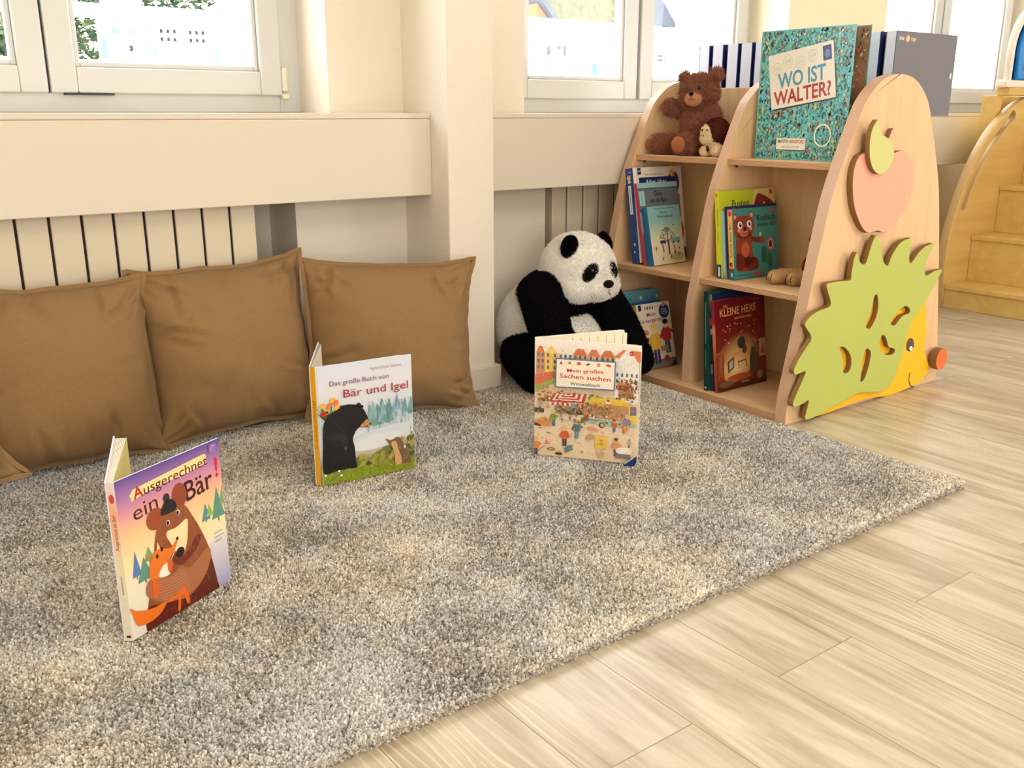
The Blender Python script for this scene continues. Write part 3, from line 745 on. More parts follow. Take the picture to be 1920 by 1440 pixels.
def shelf_book(label, X, Yf, z, lean, w, h, t, front, spine, art=None, spine_art=None, yaw=0.0, r=0.0, back=None, group=None, paper=None):
    """closed book, spine looking out of the shelf (-x), front cover looking to -y, leaning away from the viewer"""
    a = math.radians(lean)
    root = thing('book', label, 'book', (X, Yf, z + t * math.sin(a) + .0004), (-a, 0, math.radians(yaw)), group=group)
    c = .0022
    m = MB(); slab(m, w, h, 0, c, r); m.c = [(1, 1, 1, 1)] * len(m.f)
    if art:
        A = Art(w, h); art(A, w, h); A.into(m, MF(0), 1)
    build_colored(m, 'front_cover', [board(front), M_print], root)
    m = MB(); slab(m, w, h, t - c, t, r); m.build('back_cover', board(back or spine), root)
    m = MB(); m.box(0, .003, c, t - c, 0, h); m.c = [(1, 1, 1, 1)] * len(m.f)
    if spine_art:
        A = Art(t, h); spine_art(A, t, h); A.into(m, MS(0, t), 1)
    build_colored(m, 'spine', [board(spine), M_print], root)
    m = MB(); e = .003 if not r else .0008
    slab(m, w - .003 - e, h - 2 * e, c, t - c, r, 0, .003, e); m.build('page_block', paper or M_paper, root)
    return root

# ---- small printed motifs
def fig(A, x, y, s, coat, legs, hair, skin=None, arm=None):
    """tiny printed figure standing at (x, y), s tall"""
    skin = skin or rgb(240, 190, 150)
    A.rect(x - .10 * s, y, x - .01 * s, y + .42 * s, legs); A.rect(x + .01 * s, y, x + .10 * s, y + .42 * s, legs)
    A.layer().curve([(x - .15 * s, y + .38 * s), (x + .15 * s, y + .38 * s), (x + .17 * s, y + .62 * s), (x + .10 * s, y + .76 * s), (x - .10 * s, y + .76 * s), (x - .17 * s, y + .62 * s)], coat, 3)
    A.line([(x - .14 * s, y + .68 * s), (x - .24 * s, y + .45 * s)], .08 * s, coat); A.line([(x + .14 * s, y + .68 * s), (x + (.3 if arm else .22) * s, y + (.6 if arm else .44) * s)], .08 * s, coat)
    A.layer().ell(x, y + .86 * s, .10 * s, .12 * s, skin, n=12)
    A.layer().ell(x, y + .93 * s, .115 * s, .08 * s, hair, n=12)
    return A
def strokes(A, r, n, box, length, wid, cols, ang=(0, 6.28), inside=None):
    """loose printed pen or brush strokes"""
    x0, y0, x1, y1 = box
    for k in range(n):
        if k % max(1, n // 3) == 0: A.layer()
        x, y = r.uniform(x0, x1), r.uniform(y0, y1)
        if inside and not inside(x, y): continue
        a = r.uniform(*ang); l = length * r.uniform(.5, 1.3); b = a + r.uniform(-.5, .5)
        A.line([(x, y), (x + l * .5 * math.cos(a), y + l * .5 * math.sin(a)), (x + l * .5 * math.cos(a) + l * .5 * math.cos(b), y + l * .5 * math.sin(a) + l * .5 * math.sin(b))], wid, r.choice(cols))
def within(poly):
    def f(x, y):
        c = False; n = len(poly)
        for i in range(n):
            (xa, ya), (xb, yb) = poly[i], poly[i - 1]
            if (ya > y) != (yb > y) and x < (xb - xa) * (y - ya) / (yb - ya) + xa: c = not c
        return c
    return f
def fir(A, x, y, w, h, c):
    A.layer().poly([(x - w / 2, y), (x + w / 2, y), (x, y + h)], c); A.rect(x - w * .05, y - h * .12, x + w * .05, y, rgb(150, 100, 80))

# ---- the three open books standing on the rug
def open_book(label, a, yaw, phi, w, h, s, cols, art, spine_art, back_len, r=0.0, cover_t=.0026, front_pages=0.0, back_pages=0.0, inner=None, wb=None):
    """half-open book on its lower edge. a: foot of the front hinge; front cover runs along yaw, back cover phi degrees further round"""
    front, spine_c, inside = cols
    root = thing('open_book', label, 'book', a, (0, 0, math.radians(yaw)))
    wb = wb or w
    m = MB(); slab(m, w, h, 0, cover_t, r); m.c = [(1, 1, 1, 1)] * len(m.f)
    A = Art(w, h); art(A, w, h); A.into(m, MF(0), 1)
    build_colored(m, 'front_cover', [board(front), M_print], root)
    ph = math.radians(phi)
    n = Vector((-math.sin(ph / 2), math.cos(ph / 2), 0)); B = n * s
    # spine strip between the two hinges
    d = Vector((-n.y, n.x, 0)) * .0012
    m = MB(); q = [Vector((0, 0, 0)) - d * .2, B - d * .2, B + d, Vector((0, 0, 0)) + d]
    m.prism([(p.x, p.y) for p in q], lambda x, y: (x, y, 0), lambda x, y: (x, y, h)); m.c = [(1, 1, 1, 1)] * len(m.f)
    A = Art(s, h); spine_art(A, s, h)
    out = d.normalized()
    Msp = Matrix(((-n.x, 0, out.x, B.x + d.x), (-n.y, 0, out.y, B.y + d.y), (0, 1, 0, 0), (0, 0, 0, 1)))
    A.into(m, Msp, 1)
    build_colored(m, 'spine', [board(spine_c), M_print], root)
    R = Matrix.Translation(B) @ Matrix.Rotation(ph, 4, 'Z')
    m = MB(); slab(m, wb, h, -.0002, cover_t, r)
    m.build('back_cover', board(front), root, matrix=R)
    e = .003 if not r else 0.0
    if back_pages:
        # a wedge of leaves lying against the back cover, fanned a little
        m = MB(); k = 7
        for i in range(k):
            t0 = -back_pages * (i + 1) / k; t1 = -back_pages * i / k - .0004
            fan = -.0035 * i / k if not r else 0
            pr = [(.004 * (i > 0), t1 * .55), (wb - .004 - .0006 * i, t1 + fan), (wb - .004 - .0006 * i, t0 + fan), (.004, t0 * .55)]
            m.prism(pr, lambda x, y: (x, y, e), lambda x, y: (x, y, h - e))
        m.c = [(1, 1, 1, 1)] * len(m.f)
        if inner:
            A = Art(wb - .004, h - 2 * e); inner(A, wb - .004, h - 2 * e)
            y0, y1 = -back_pages * .55 - .0003, -back_pages - .0035 - .0003
            if r: y1 += .0035
            sl = math.atan2(y1 - y0, wb - .004)
            A.into(m, Matrix.Translation((.004, y0 + .0001, e)) @ Matrix.Rotation(sl, 4, 'Z') @ MF(0), 1)
        build_colored(m, 'pages', [M_paper, M_print], root, matrix=R)
    if front_pages:
        m = MB(); k = 6
        for i in range(k):
            t0 = cover_t + front_pages * i / k + .0003; t1 = cover_t + front_pages * (i + 1) / k
            fan = .006 * (i / k) ** 2
            m.prism([(.004, cover_t + (t0 - cover_t) * .7), (w - .005 - .0035 * i, t0 + fan * .6), (w - .005 - .0035 * i, t1 + fan), (.004, cover_t + (t1 - cover_t) * .7)], lambda x, y: (x, y, e), lambda x, y: (x, y, h - e))
        m.build('pages', M_paper, root)
    return root

def art_fox_bear(A, w, h):
    A.grad(0, 0, w, h, [(0, rgb(228, 222, 210)), (.28, rgb(238, 228, 204)), (.48, rgb(250, 226, 168)), (.66, rgb(246, 196, 144)), (.78, rgb(226, 150, 156)), (.88, rgb(172, 122, 172)), (1, rgb(98, 76, 150))])
    A.layer().grad(w * .80, 0, w, h * .34, [(0, rgb(160, 156, 196)), (1, rgb(226, 218, 214))])
    # cream banner and titles
    A.layer().poly([(0.0299, 0.2333), (0.0268, 0.2447), (0.0342, 0.2525), (0.0667, 0.2539), (0.1073, 0.2558), (0.1499, 0.2582), (0.1945, 0.2602), (0.1984, 0.2554), (0.1952, 0.2421), (0.1547, 0.2390), (0.1087, 0.2401), (0.0646, 0.2385), (0.0365, 0.2351)], rgb(250, 222, 150))
    A.layer()
    p = [(0.0344, 0.2359), (0.1934, 0.2398), (0.0304, 0.1987), (0.0783, 0.2031), (0.1438, 0.1894), (0.2244, 0.1901)]
    red, ink = rgb(196, 52, 44), rgb(92, 34, 26)
    A.text('Ausgerechnet', p[0][0], p[0][1] - .001, .0245, ink, 'L', .004, math.atan2(p[1][1] - p[0][1], p[1][0] - p[0][0]), width=w * .715)
    A.layer().text('A', p[0][0], p[0][1] - .001, .028, red, 'L', .016, .05)
    A.text('ein', p[2][0], p[2][1], .038, rgb(74, 38, 28), 'L', .000, .10, width=w * .225)
    A.text('B\u00e4r', p[4][0], p[4][1], .052, rgb(70, 28, 24), 'L', .010, .08, width=w * .285)
    A.text('!', w * .935, p[4][1] + .020, .050, rgb(214, 40, 52), 'L', .016, .0)
    # fir trees
    for (x, y, ww, hh, c) in ((.80, .50, .09, .12, rgb(90, 140, 160)), (.93, .48, .14, .21, rgb(96, 150, 130)), (.84, .52, .08, .08, rgb(150, 180, 80)), (.99, .56, .08, .12, rgb(130, 160, 110)), (.10, .38, .08, .16, rgb(90, 130, 180)), (.17, .33, .14, .15, rgb(100, 150, 130)), (.22, .44, .09, .09, rgb(120, 165, 110))):
        fir(A, x * w, y * h, ww * w, hh * h, c)
    # big brown bear
    br, dk, md = rgb(150, 82, 48), rgb(96, 34, 22), rgb(172, 104, 66)
    A.layer().ell(*[(0.1280, 0.2063)][0], .017, .023, rgb(150, 70, 44)); A.ell(*[(0.0723, 0.1866)][0], .019, .019, rgb(158, 74, 44))
    A.layer().curve([(0.0310, -0.0020), (0.0356, 0.0361), (0.0561, 0.1061), (0.0683, 0.1571), (0.0806, 0.1799), (0.1015, 0.1869), (0.1232, 0.1911), (0.1385, 0.1851), (0.1520, 0.1625), (0.1698, 0.1258), (0.1841, 0.0868), (0.1913, 0.0500), (0.1971, 0.0164), (0.1972, -0.0056), (0.1531, -0.0055), (0.0936, -0.0040), (0.0580, -0.0047)], br)
    A.layer().curve([(0.0317, -0.0018), (0.0370, 0.0412), (0.0767, 0.0298), (0.1268, 0.0257), (0.1808, 0.0609), (0.1898, 0.0538), (0.1959, 0.0169), (0.1972, -0.0050), (0.1457, -0.0034), (0.0757, -0.0037)], dk)
    A.curve([(0.0970, 0.1277), (0.1000, 0.0975), (0.1196, 0.0828), (0.1508, 0.0954), (0.1684, 0.1145), (0.1580, 0.1219), (0.1329, 0.1003), (0.1112, 0.1012)], rgb(110, 44, 28))
    bearshape = within(spline([(0.0332, -0.0003), (0.0375, 0.0351), (0.0581, 0.1052), (0.0702, 0.1563), (0.0821, 0.1765), (0.1028, 0.1836), (0.1228, 0.1884), (0.1364, 0.1831), (0.1496, 0.1606), (0.1675, 0.1253), (0.1817, 0.0863), (0.1888, 0.0496), (0.1946, 0.0160), (0.1947, -0.0028), (0.1534, -0.0026), (0.0939, -0.0012), (0.0584, -0.0020)], 4))
    r = random.Random(3)
    strokes(A, r, 420, (w * .3, 0, w, h * .72), .008, .0006, [rgb(170, 104, 66), rgb(128, 62, 38), rgb(186, 122, 80), rgb(110, 46, 28)], (4.2, 5.2), bearshape)
    A.layer().curve([(0.1147, 0.1546), (0.1389, 0.1605), (0.1390, 0.1416), (0.1347, 0.1201), (0.1260, 0.1034), (0.1150, 0.1030), (0.1059, 0.1152), (0.0977, 0.1331), (0.0911, 0.1488), (0.0955, 0.1555)], rgb(250, 222, 168))
    A.layer().ell(*[(0.1170, 0.1073)][0], .010, .009, rgb(30, 18, 16)); A.ell(*[(0.1208, 0.1790)][0], .0042, .005, rgb(250, 240, 225)); A.ell(*[(0.0971, 0.1698)][0], .0042, .005, rgb(250, 240, 225))
    A.layer().ell(*[(0.1201, 0.1787)][0], .003, .004, rgb(30, 20, 18)); A.ell(*[(0.0967, 0.1694)][0], .003, .004, rgb(30, 20, 18))
    A.layer().curve([(0.0844, 0.1881), (0.0877, 0.1994), (0.0976, 0.2095), (0.1112, 0.2071), (0.1195, 0.1954), (0.1153, 0.1857), (0.0978, 0.1856)], rgb(34, 32, 36)); A.ell(*[(0.0996, 0.2137)][0], .007, .008, rgb(48, 48, 54))
    # arms
    A.layer().curve([(0.0369, 0.0641), (0.0433, 0.0866), (0.0633, 0.0842), (0.0900, 0.0760), (0.1158, 0.0816), (0.1327, 0.0708), (0.1561, 0.0781), (0.1767, 0.0900), (0.1871, 0.0794), (0.1801, 0.0551), (0.1578, 0.0320), (0.1261, 0.0201), (0.0975, 0.0253), (0.0640, 0.0391)], md)
    for k in range(9): A.layer() if k == 0 else None; A.line([(0.0626, 0.0788), (0.0860, 0.0721), (0.1187, 0.0758)] and [(x + .0012 * k, y - .0052 * k) for x, y in [(0.0572, 0.0771), (0.0858, 0.0707), (0.1236, 0.0715)]], .0006, rgb(214, 160, 110))
    # fox
    ox, ow = rgb(232, 120, 36), rgb(252, 236, 210)
    A.layer().curve([(0.0460, 0.0938), (0.0509, 0.1170), (0.0614, 0.1320), (0.0734, 0.1323), (0.0966, 0.1250), (0.1138, 0.1343), (0.1063, 0.1179), (0.0904, 0.1048), (0.0754, 0.0972), (0.0667, 0.0840), (0.0560, 0.0805)], ox)
    A.poly([(0.0549, 0.1264), (0.0397, 0.1360), (0.0580, 0.1194)], ox); A.poly([(0.0666, 0.1325), (0.0705, 0.1463), (0.0750, 0.1316)], rgb(250, 200, 150))
    A.layer().curve([(0.1063, 0.1179), (0.0937, 0.1033), (0.0794, 0.1011), (0.0698, 0.0941), (0.0651, 0.0848), (0.0765, 0.0795), (0.0906, 0.0801), (0.0856, 0.0954), (0.0994, 0.1065)], ow); A.ell(*[(0.1135, 0.1344)][0], .003, .003, rgb(30, 20, 18)); A.ell(*[(0.0778, 0.1298)][0], .0028, .004, rgb(40, 20, 18)); A.ell(*[(0.0665, 0.1218)][0], .0028, .004, rgb(40, 20, 18))
    A.layer().curve([(0.0507, 0.0544), (0.0494, 0.0694), (0.0532, 0.0847), (0.0585, 0.0865), (0.0627, 0.0745), (0.0614, 0.0549), (0.0551, 0.0494)], rgb(222, 100, 36)); A.curve([(0.0867, 0.1036), (0.0937, 0.1033), (0.0976, 0.0928), (0.0907, 0.0815), (0.0863, 0.0879)], rgb(222, 100, 36))
    A.layer().curve([(-0.0021, 0.0611), (0.0146, 0.0469), (0.0465, 0.0363), (0.0745, 0.0339), (0.0614, 0.0200), (0.0368, 0.0153), (0.0141, 0.0201), (0.0063, 0.0342), (0.0034, 0.0484)], rgb(236, 116, 34))
    A.curve([(0.0738, 0.0342), (0.0952, 0.0353), (0.1144, 0.0437), (0.1237, 0.0303), (0.1267, 0.0107), (0.1207, 0.0077), (0.1157, 0.0252), (0.1086, 0.0272), (0.1037, 0.0042), (0.0984, 0.0054), (0.1006, 0.0267), (0.0837, 0.0292)], rgb(230, 104, 34))
    # small lines by the right edge
    A.layer()
    for k, l in enumerate((.085, .105, .075)): A.line([(w * .86, h * (.385 - .030 * k)), (w * (.86 + l), h * (.388 - .030 * k))], .0016, rgb(170, 158, 186))
    A.rect(w * .885, h * .93, w * .96, h * .985, rgb(150, 110, 178)); A.layer().line([(w * .90, h * .94), (w * .93, h * .975), (w * .95, h * .965)], .002, rgb(190, 160, 210))
def sp_fox(A, t, h):
    A.grad(0, 0, t, h, [(0, rgb(226, 220, 200)), (.5, rgb(240, 220, 180)), (.8, rgb(240, 170, 130)), (1, rgb(232, 220, 224))])
    A.layer().text('Ausgerechnet ein B\u00e4r', t * .66, h * .60, .0085, rgb(170, 50, 40), 'L', .012, PI / 2 + PI, width=h * .22) if False else A.layer().text('Ausgerechnet ein B\u00e4r!', t * .72, h * .58, .0085, rgb(170, 50, 40), 'L', .012, PI / 2, width=h * .22)
    A.ell(t * .5, h * .90, t * .35, .008, rgb(200, 80, 50)); A.rect(t * .2, h * .02, t * .8, h * .035, rgb(30, 30, 30)); A.line([(t * .5, h * .30), (t * .5, h * .42)], .0022, rgb(168, 158, 148))
def in_fox(A, w, h):
    A.grad(0, 0, w, h, [(0, rgb(226, 190, 70)), (.6, rgb(240, 214, 110)), (1, rgb(244, 226, 140))])
open_book('violet and orange picture book, bear hugging a fox, standing open nearest the camera', (0.323, 1.459, .0225), 27.6, 44.5, .231, .277, .012,
          (rgb(232, 226, 236), rgb(236, 226, 210), None), art_fox_bear, sp_fox, .22, back_pages=.016, inner=in_fox)

def art_bear_hedgehog(A, w, h):
    A.grad(0, 0, w, h, [(0, rgb(150, 160, 70)), (.16, rgb(160, 150, 90)), (.26, rgb(214, 208, 200)), (.36, rgb(222, 222, 224)), (.5, rgb(190, 206, 212)), (.64, rgb(214, 218, 222)), (.8, rgb(226, 222, 228)), (1, rgb(216, 222, 234))])
    r = random.Random(5)
    # misty forest
    A.layer()
    for k in range(26):
        x = w * (.52 + .5 * r.random()); y = h * (.40 + .12 * r.random()) + (x / w - .5) * .05; s = h * r.uniform(.06, .17)
        c = r.choice([rgb(126, 166, 168), rgb(100, 150, 156), rgb(150, 186, 186), rgb(116, 160, 140), rgb(150, 180, 200)])
        A.layer().curve([(x - s * .20, y), (x + s * .20, y), (x + s * .12, y + s * .5), (x, y + s), (x - s * .12, y + s * .5)], c, 3)
    strokes(A, r, 120, (w * .5, h * .38, w, h * .60), .020, .0007, [rgb(90, 140, 150), rgb(120, 160, 150), rgb(150, 184, 196), rgb(80, 120, 120)], (1.4, 1.75))
    A.layer().ell(w * .66, h * .36, w * .34, h * .055, rgb(206, 214, 218), .15); A.layer().ell(w * .60, h * .30, w * .30, h * .06, rgb(222, 220, 220), .1)
    # bushes and grass
    for k in range(46):
        x = w * (.36 + .66 * r.random()); q = max(0, (x / w - .62)); y = h * (.10 + .10 * r.random() + q * .55 * r.random())
        A.layer() if k % 6 == 0 else None
        A.ell(x, min(y, h * .42), w * r.uniform(.02, .06), h * r.uniform(.012, .03), r.choice([rgb(110, 120, 50), rgb(150, 140, 70), rgb(90, 110, 50), rgb(190, 160, 80), rgb(70, 90, 50), rgb(160, 160, 60)]), r.random())
    A.layer().rect(0, 0, w, h * .105, rgb(128, 146, 42))
    A.layer()
    for k in range(140):
        x, y = w * r.random(), h * .11 * r.random()
        A.ell(x, y, w * .012, h * .003, r.choice([rgb(170, 180, 60), rgb(96, 120, 30), rgb(190, 190, 80), rgb(140, 70, 40), rgb(150, 40, 30)]), r.random() * 3, n=6)
    strokes(A, r, 260, (w * .36, h * .10, w, h * .36), .007, .0008, [rgb(110, 124, 50), rgb(160, 150, 70), rgb(70, 90, 44), rgb(200, 170, 90), rgb(90, 70, 50)], (1.0, 2.2), lambda x, y: y < h * (.19 + max(0, x / w - .62) * .5))
    # flowers on the bear's back
    A.layer()
    for k in range(26):
        a = r.uniform(.3, 2.8); l = r.uniform(.02, .05); x, y = w * .115, h * .55
        A.line([(x, y - .01), (x + math.cos(a) * l, y + math.sin(a) * l * .9)], .003, r.choice([rgb(60, 110, 40), rgb(110, 140, 50), rgb(40, 90, 40), rgb(150, 160, 60)]))
    A.layer()
    for px in [(0.0113, 0.1921), (0.0363, 0.2017), (0.0212, 0.1768), (0.0462, 0.1838), (0.0441, 0.1951), (0.0128, 0.1727), (0.0274, 0.1895)]: A.ell(px[0], px[1], .0075, .006, r.choice([rgb(210, 40, 40), rgb(240, 180, 50), rgb(236, 110, 70), rgb(220, 60, 60)]), r.random(), n=10)
    A.layer().ell(*[(0.0217, 0.1754)][0], .0035, .0035, rgb(90, 50, 30), n=10)
    # black bear
    bk = rgb(26, 23, 24)
    A.layer().curve([(0.0061, 0.0321), (0.0079, 0.0963), (0.0111, 0.1428), (0.0233, 0.1655), (0.0459, 0.1783), (0.0657, 0.1862), (0.0851, 0.1845), (0.1017, 0.1777), (0.1124, 0.1648), (0.1200, 0.1440), (0.1223, 0.1323), (0.1163, 0.1248), (0.0993, 0.1277), (0.0875, 0.1185), (0.0804, 0.1000), (0.0842, 0.0795), (0.0846, 0.0595), (0.0861, 0.0306), (0.0662, 0.0316), (0.0379, 0.0300)], bk)
    A.ell(*[(0.0984, 0.1810)][0], .0055, .006, bk, n=12); A.ell(*[(0.1059, 0.1765)][0], .004, .004, bk, n=10)
    A.layer().curve([(0.1083, 0.1375), (0.1171, 0.1439), (0.1239, 0.1349), (0.1257, 0.1303), (0.1193, 0.1277), (0.1078, 0.1269), (0.1020, 0.1259), (0.1009, 0.1317)], rgb(196, 140, 84)); A.layer().ell(*[(0.1240, 0.1314)][0], .0024, .0022, rgb(16, 14, 14), n=10)
    A.layer().curve([(0.0112, 0.1207), (0.0260, 0.1167), (0.0428, 0.1207), (0.0567, 0.1211), (0.0685, 0.1050), (0.0677, 0.0882), (0.0615, 0.0780), (0.0575, 0.0816), (0.0554, 0.0961), (0.0447, 0.1036), (0.0229, 0.1089)], rgb(46, 41, 40)); A.ell(*[(0.0614, 0.0815)][0], .003, .004, rgb(150, 120, 100), n=8)
    A.line([(0.0361, 0.1496), (0.0492, 0.1363), (0.0595, 0.1206)], .0015, rgb(60, 54, 52))
    furshape = within(spline([(0.0047, 0.0324), (0.0065, 0.0966), (0.0098, 0.1431), (0.0220, 0.1671), (0.0455, 0.1798), (0.0658, 0.1878), (0.0852, 0.1861), (0.1023, 0.1793), (0.1136, 0.1658), (0.1212, 0.1449), (0.1229, 0.1322), (0.1168, 0.1236), (0.1004, 0.1264), (0.0886, 0.1178), (0.0815, 0.0998), (0.0853, 0.0793), (0.0857, 0.0593), (0.0872, 0.0304), (0.0667, 0.0304), (0.0378, 0.0286)], 4))
    strokes(A, r, 520, (0, h * .06, w * .60, h * .75), .006, .0006, [rgb(14, 12, 13), rgb(44, 39, 38), rgb(58, 52, 50), rgb(20, 18, 19)], (3.6, 5.2), furshape)
    # hedgehog
    A.layer().curve([(0.1836, 0.0203), (0.1829, 0.0410), (0.1777, 0.0624), (0.1721, 0.0706), (0.1624, 0.0854), (0.1625, 0.0883), (0.1726, 0.0821), (0.1815, 0.0834), (0.1920, 0.0873), (0.2020, 0.0754), (0.2105, 0.0593), (0.2218, 0.0366), (0.2257, 0.0181), (0.2151, 0.0172)], rgb(120, 92, 66)); A.layer().curve([(0.1845, 0.0202), (0.1835, 0.0409), (0.1783, 0.0623), (0.1752, 0.0744), (0.1843, 0.0786), (0.1900, 0.0718), (0.1930, 0.0566), (0.2005, 0.0318), (0.1985, 0.0175)], rgb(206, 160, 106))
    A.layer()
    for k in range(40):
        t = r.random(); p = [(0.2016, 0.0638), (0.2213, 0.0219)]
        x = p[0][0] + (p[1][0] - p[0][0]) * t - .012 * r.random(); y = p[0][1] + (p[1][1] - p[0][1]) * t
        A.line([(x, y), (x + .004, y + .003)], .0008, r.choice([rgb(70, 55, 45), rgb(170, 140, 110)]))
    for px in [(0.0424, 0.0292), (0.0097, 0.0240), (0.0479, 0.0180), (0.2099, 0.0594)]: A.layer().ell(px[0], px[1], .003, .003, rgb(240, 238, 230), n=10)
    # titles
    A.layer()
    p = [(0.0305, 0.2357), (0.1751, 0.2356), (0.0625, 0.2045), (0.2230, 0.2063), (0.1315, 0.2610), (0.2075, 0.2612)]
    red, gr = rgb(164, 34, 50), rgb(120, 66, 78)
    A.text('Das gro\u00dfe Buch von', p[0][0], p[0][1], .0165, gr, 'L', -.002, .0, width=p[1][0] - p[0][0])
    A.text('B\u00e4r und Igel', p[2][0], p[2][1], .027, red, 'L', .0, .0, width=p[3][0] - p[2][0])
    A.text('Ingrid & Dieter Schubert', p[4][0], p[4][1], .0095, rgb(190, 130, 130), 'L', 0, 0, width=p[5][0] - p[4][0])
    # serifs under the uprights of the big title
    A.line([(.0025, .001), (.0025, h - .001)], .0012, rgb(196, 202, 214))
def sp_orange(A, t, h):
    A.rect(0, 0, t, h, rgb(240, 170, 20)); A.layer().text('Das gro\u00dfe Buch von B\u00e4r und Igel', t * .68, h * .32, .008, rgb(150, 90, 20), 'L', .004, PI / 2, width=h * .40)
open_book('orange-spined picture book with black bear and hedgehog, standing open before the cushions', (0.865, 1.883, .0225), -6.4, 66, .235, .284, .013,
          (rgb(232, 232, 236), rgb(240, 170, 20), None), art_bear_hedgehog, sp_orange, .24, front_pages=.011, back_pages=.0035)

def art_market(A, w, h):
    r = random.Random(11)
    cream, brick = rgb(248, 226, 188), rgb(214, 142, 96)
    A.grad(0, 0, w, h, [(0, rgb(238, 212, 172)), (.3, rgb(244, 224, 192)), (.55, rgb(236, 208, 172)), (.75, rgb(240, 222, 196)), (.9, rgb(250, 240, 224)), (1, rgb(252, 244, 232))])
    # row of gabled houses
    xs = [-.02, .09, .22, .36, .50, .62, .76, .985]
    cols = [rgb(214, 150, 120), rgb(244, 206, 110), rgb(250, 234, 210), rgb(232, 170, 120), rgb(240, 190, 150), rgb(228, 180, 130), rgb(246, 240, 228)]
    for i, c in enumerate(cols):
        x0, x1 = max(.002, xs[i] * w), min(w * .998, xs[i + 1] * w); y0, y1 = h * (.72 if i != 6 else .60), h * .885
        A.layer().rect(x0, y0 - h * .08, x1, y1, c)
        A.layer().poly([(x0 - 0 * w, y1), (x1, y1), ((x0 + x1) / 2 + (x1 - x0) * .2, y1 + h * .055), ((x0 + x1) / 2 - (x1 - x0) * .2, y1 + h * .055)] if i not in (1, 6, 2) else [(x0, y1), (x1, y1), ((x0 + x1) / 2, y1 + h * .07)], [rgb(226, 130, 84), rgb(248, 214, 120), rgb(250, 236, 216), rgb(222, 120, 76), rgb(226, 130, 84), rgb(220, 124, 80), rgb(250, 246, 238)][i])
        A.layer()
        k = max(2, int((x1 - x0) / w / .045))
        for j in range(k):
            for q in range(3): 
                xx = x0 + (x1 - x0) * (j + .5) / k; yy = y0 + h * .03 + q * h * .052
                A.rect(xx - w * .010, yy, xx + w * .010, yy + h * .028, r.choice([rgb(110, 96, 96), rgb(130, 110, 100), rgb(96, 104, 120)]))
        A.line([(x1, y0), (x1, y1)], .0007, rgb(120, 90, 70))
    A.layer().poly([(w * .74, h * .885), (w * .80, h * .885), (w * .86, h * .955), (w * .83, h * .955)], rgb(230, 134, 84)); A.poly([(w * .97, h * .86), (w * .995, h * .86), (w * .995, h * .95), (w * .90, h * .955)], rgb(230, 134, 84))
    # awnings left and right, flower rows
    A.layer().poly([(0.0001, 0.2090), (0.0464, 0.2209), (0.0574, 0.2108), (0.0086, 0.1849), (-0.0003, 0.1842)], rgb(230, 118, 80)); A.poly([(-0.0003, 0.1842), (0.0086, 0.1849), (0.0548, 0.2079), (0.0549, 0.1970), (0.0060, 0.1653), (-0.0001, 0.1648)], rgb(170, 180, 90))
    A.poly([(0.2054, 0.2039), (0.2313, 0.2087), (0.2475, 0.1913), (0.2047, 0.1850)], rgb(238, 140, 60)); A.rect(w * .80, h * .555, w * .94, h * .66, rgb(190, 130, 90))
    for k in range(150):
        A.layer() if k % 30 == 0 else None
        x, y = w * (.02 + .94 * r.random()), h * (.475 + .085 * r.random())
        A.ell(x, y, w * r.uniform(.008, .02), h * r.uniform(.005, .012), r.choice([rgb(120, 140, 70), rgb(150, 160, 80), rgb(220, 120, 80), rgb(250, 240, 220), rgb(200, 90, 70), rgb(96, 116, 60), rgb(230, 190, 90)]), n=8)
    A.layer().rect(w * .50, h * .475, w * .93, h * .492, rgb(70, 66, 52))
    for k in range(60):
        x, y = w * (.80 + .17 * r.random()), h * (.55 + .17 * r.random()); A.ell(x, y, w * .008, h * .008, r.choice([rgb(170, 90, 70), rgb(120, 96, 60), rgb(90, 80, 60), rgb(160, 170, 90)]), n=7)
    # striped stall
    red = rgb(206, 62, 52)
    A.layer().poly([(0.0499, 0.1657), (0.1309, 0.1691), (0.1247, 0.1466), (0.0359, 0.1434)], red)
    A.layer()
    for f0, f1 in ((.16, .30), (.46, .60), (.76, .90)):
        c = [(0.0499, 0.1657), (0.1309, 0.1691), (0.1247, 0.1466), (0.0359, 0.1434)]; cx_, cy_ = sum(p[0] for p in c) / 4, c[0][1]
        sc = lambda p, f: (cx_ + (p[0] - cx_) * (1 - f), cy_ + (p[1] - cy_) * (1 - f))
        o = [sc(p, f0) for p in (c[0], c[3], c[2], c[1])]; i_ = [sc(p, f1) for p in (c[0], c[3], c[2], c[1])]
        for k in range(3): A.poly([o[k], o[k + 1], i_[k + 1], i_[k]], rgb(250, 236, 214))
    q = [(0.0359, 0.1434), (0.1247, 0.1466), (0.1240, 0.1411), (0.0365, 0.1368)]
    for k in range(14):
        t = k / 14; A.rect(q[3][0] + (q[2][0] - q[3][0]) * t, q[3][1] - .002, q[3][0] + (q[2][0] - q[3][0]) * (t + 1 / 14), q[0][1] - .001, red if k % 2 else rgb(250, 236, 214))
    A.layer()
    q = [(0.0503, 0.1330), (0.1267, 0.1151)]; A.rect(q[0][0], q[1][1], q[1][0], q[0][1], rgb(150, 130, 100)); A.layer()
    for k in range(50): A.ell(r.uniform(q[0][0], q[1][0]), r.uniform(q[1][1], q[0][1] - .006), .003, .0025, r.choice([rgb(110, 130, 60), rgb(90, 110, 60), rgb(200, 190, 160), rgb(70, 66, 60), rgb(210, 120, 70)]), n=7)
    q = [(0.0712, 0.1085), (0.1298, 0.0973)]; A.layer().rect(q[0][0], q[1][1], q[1][0], q[0][1], rgb(244, 234, 214)); A.rect(q[1][0] - .012, q[1][1] - .002, q[1][0] + .001, q[0][1], rgb(130, 150, 100))
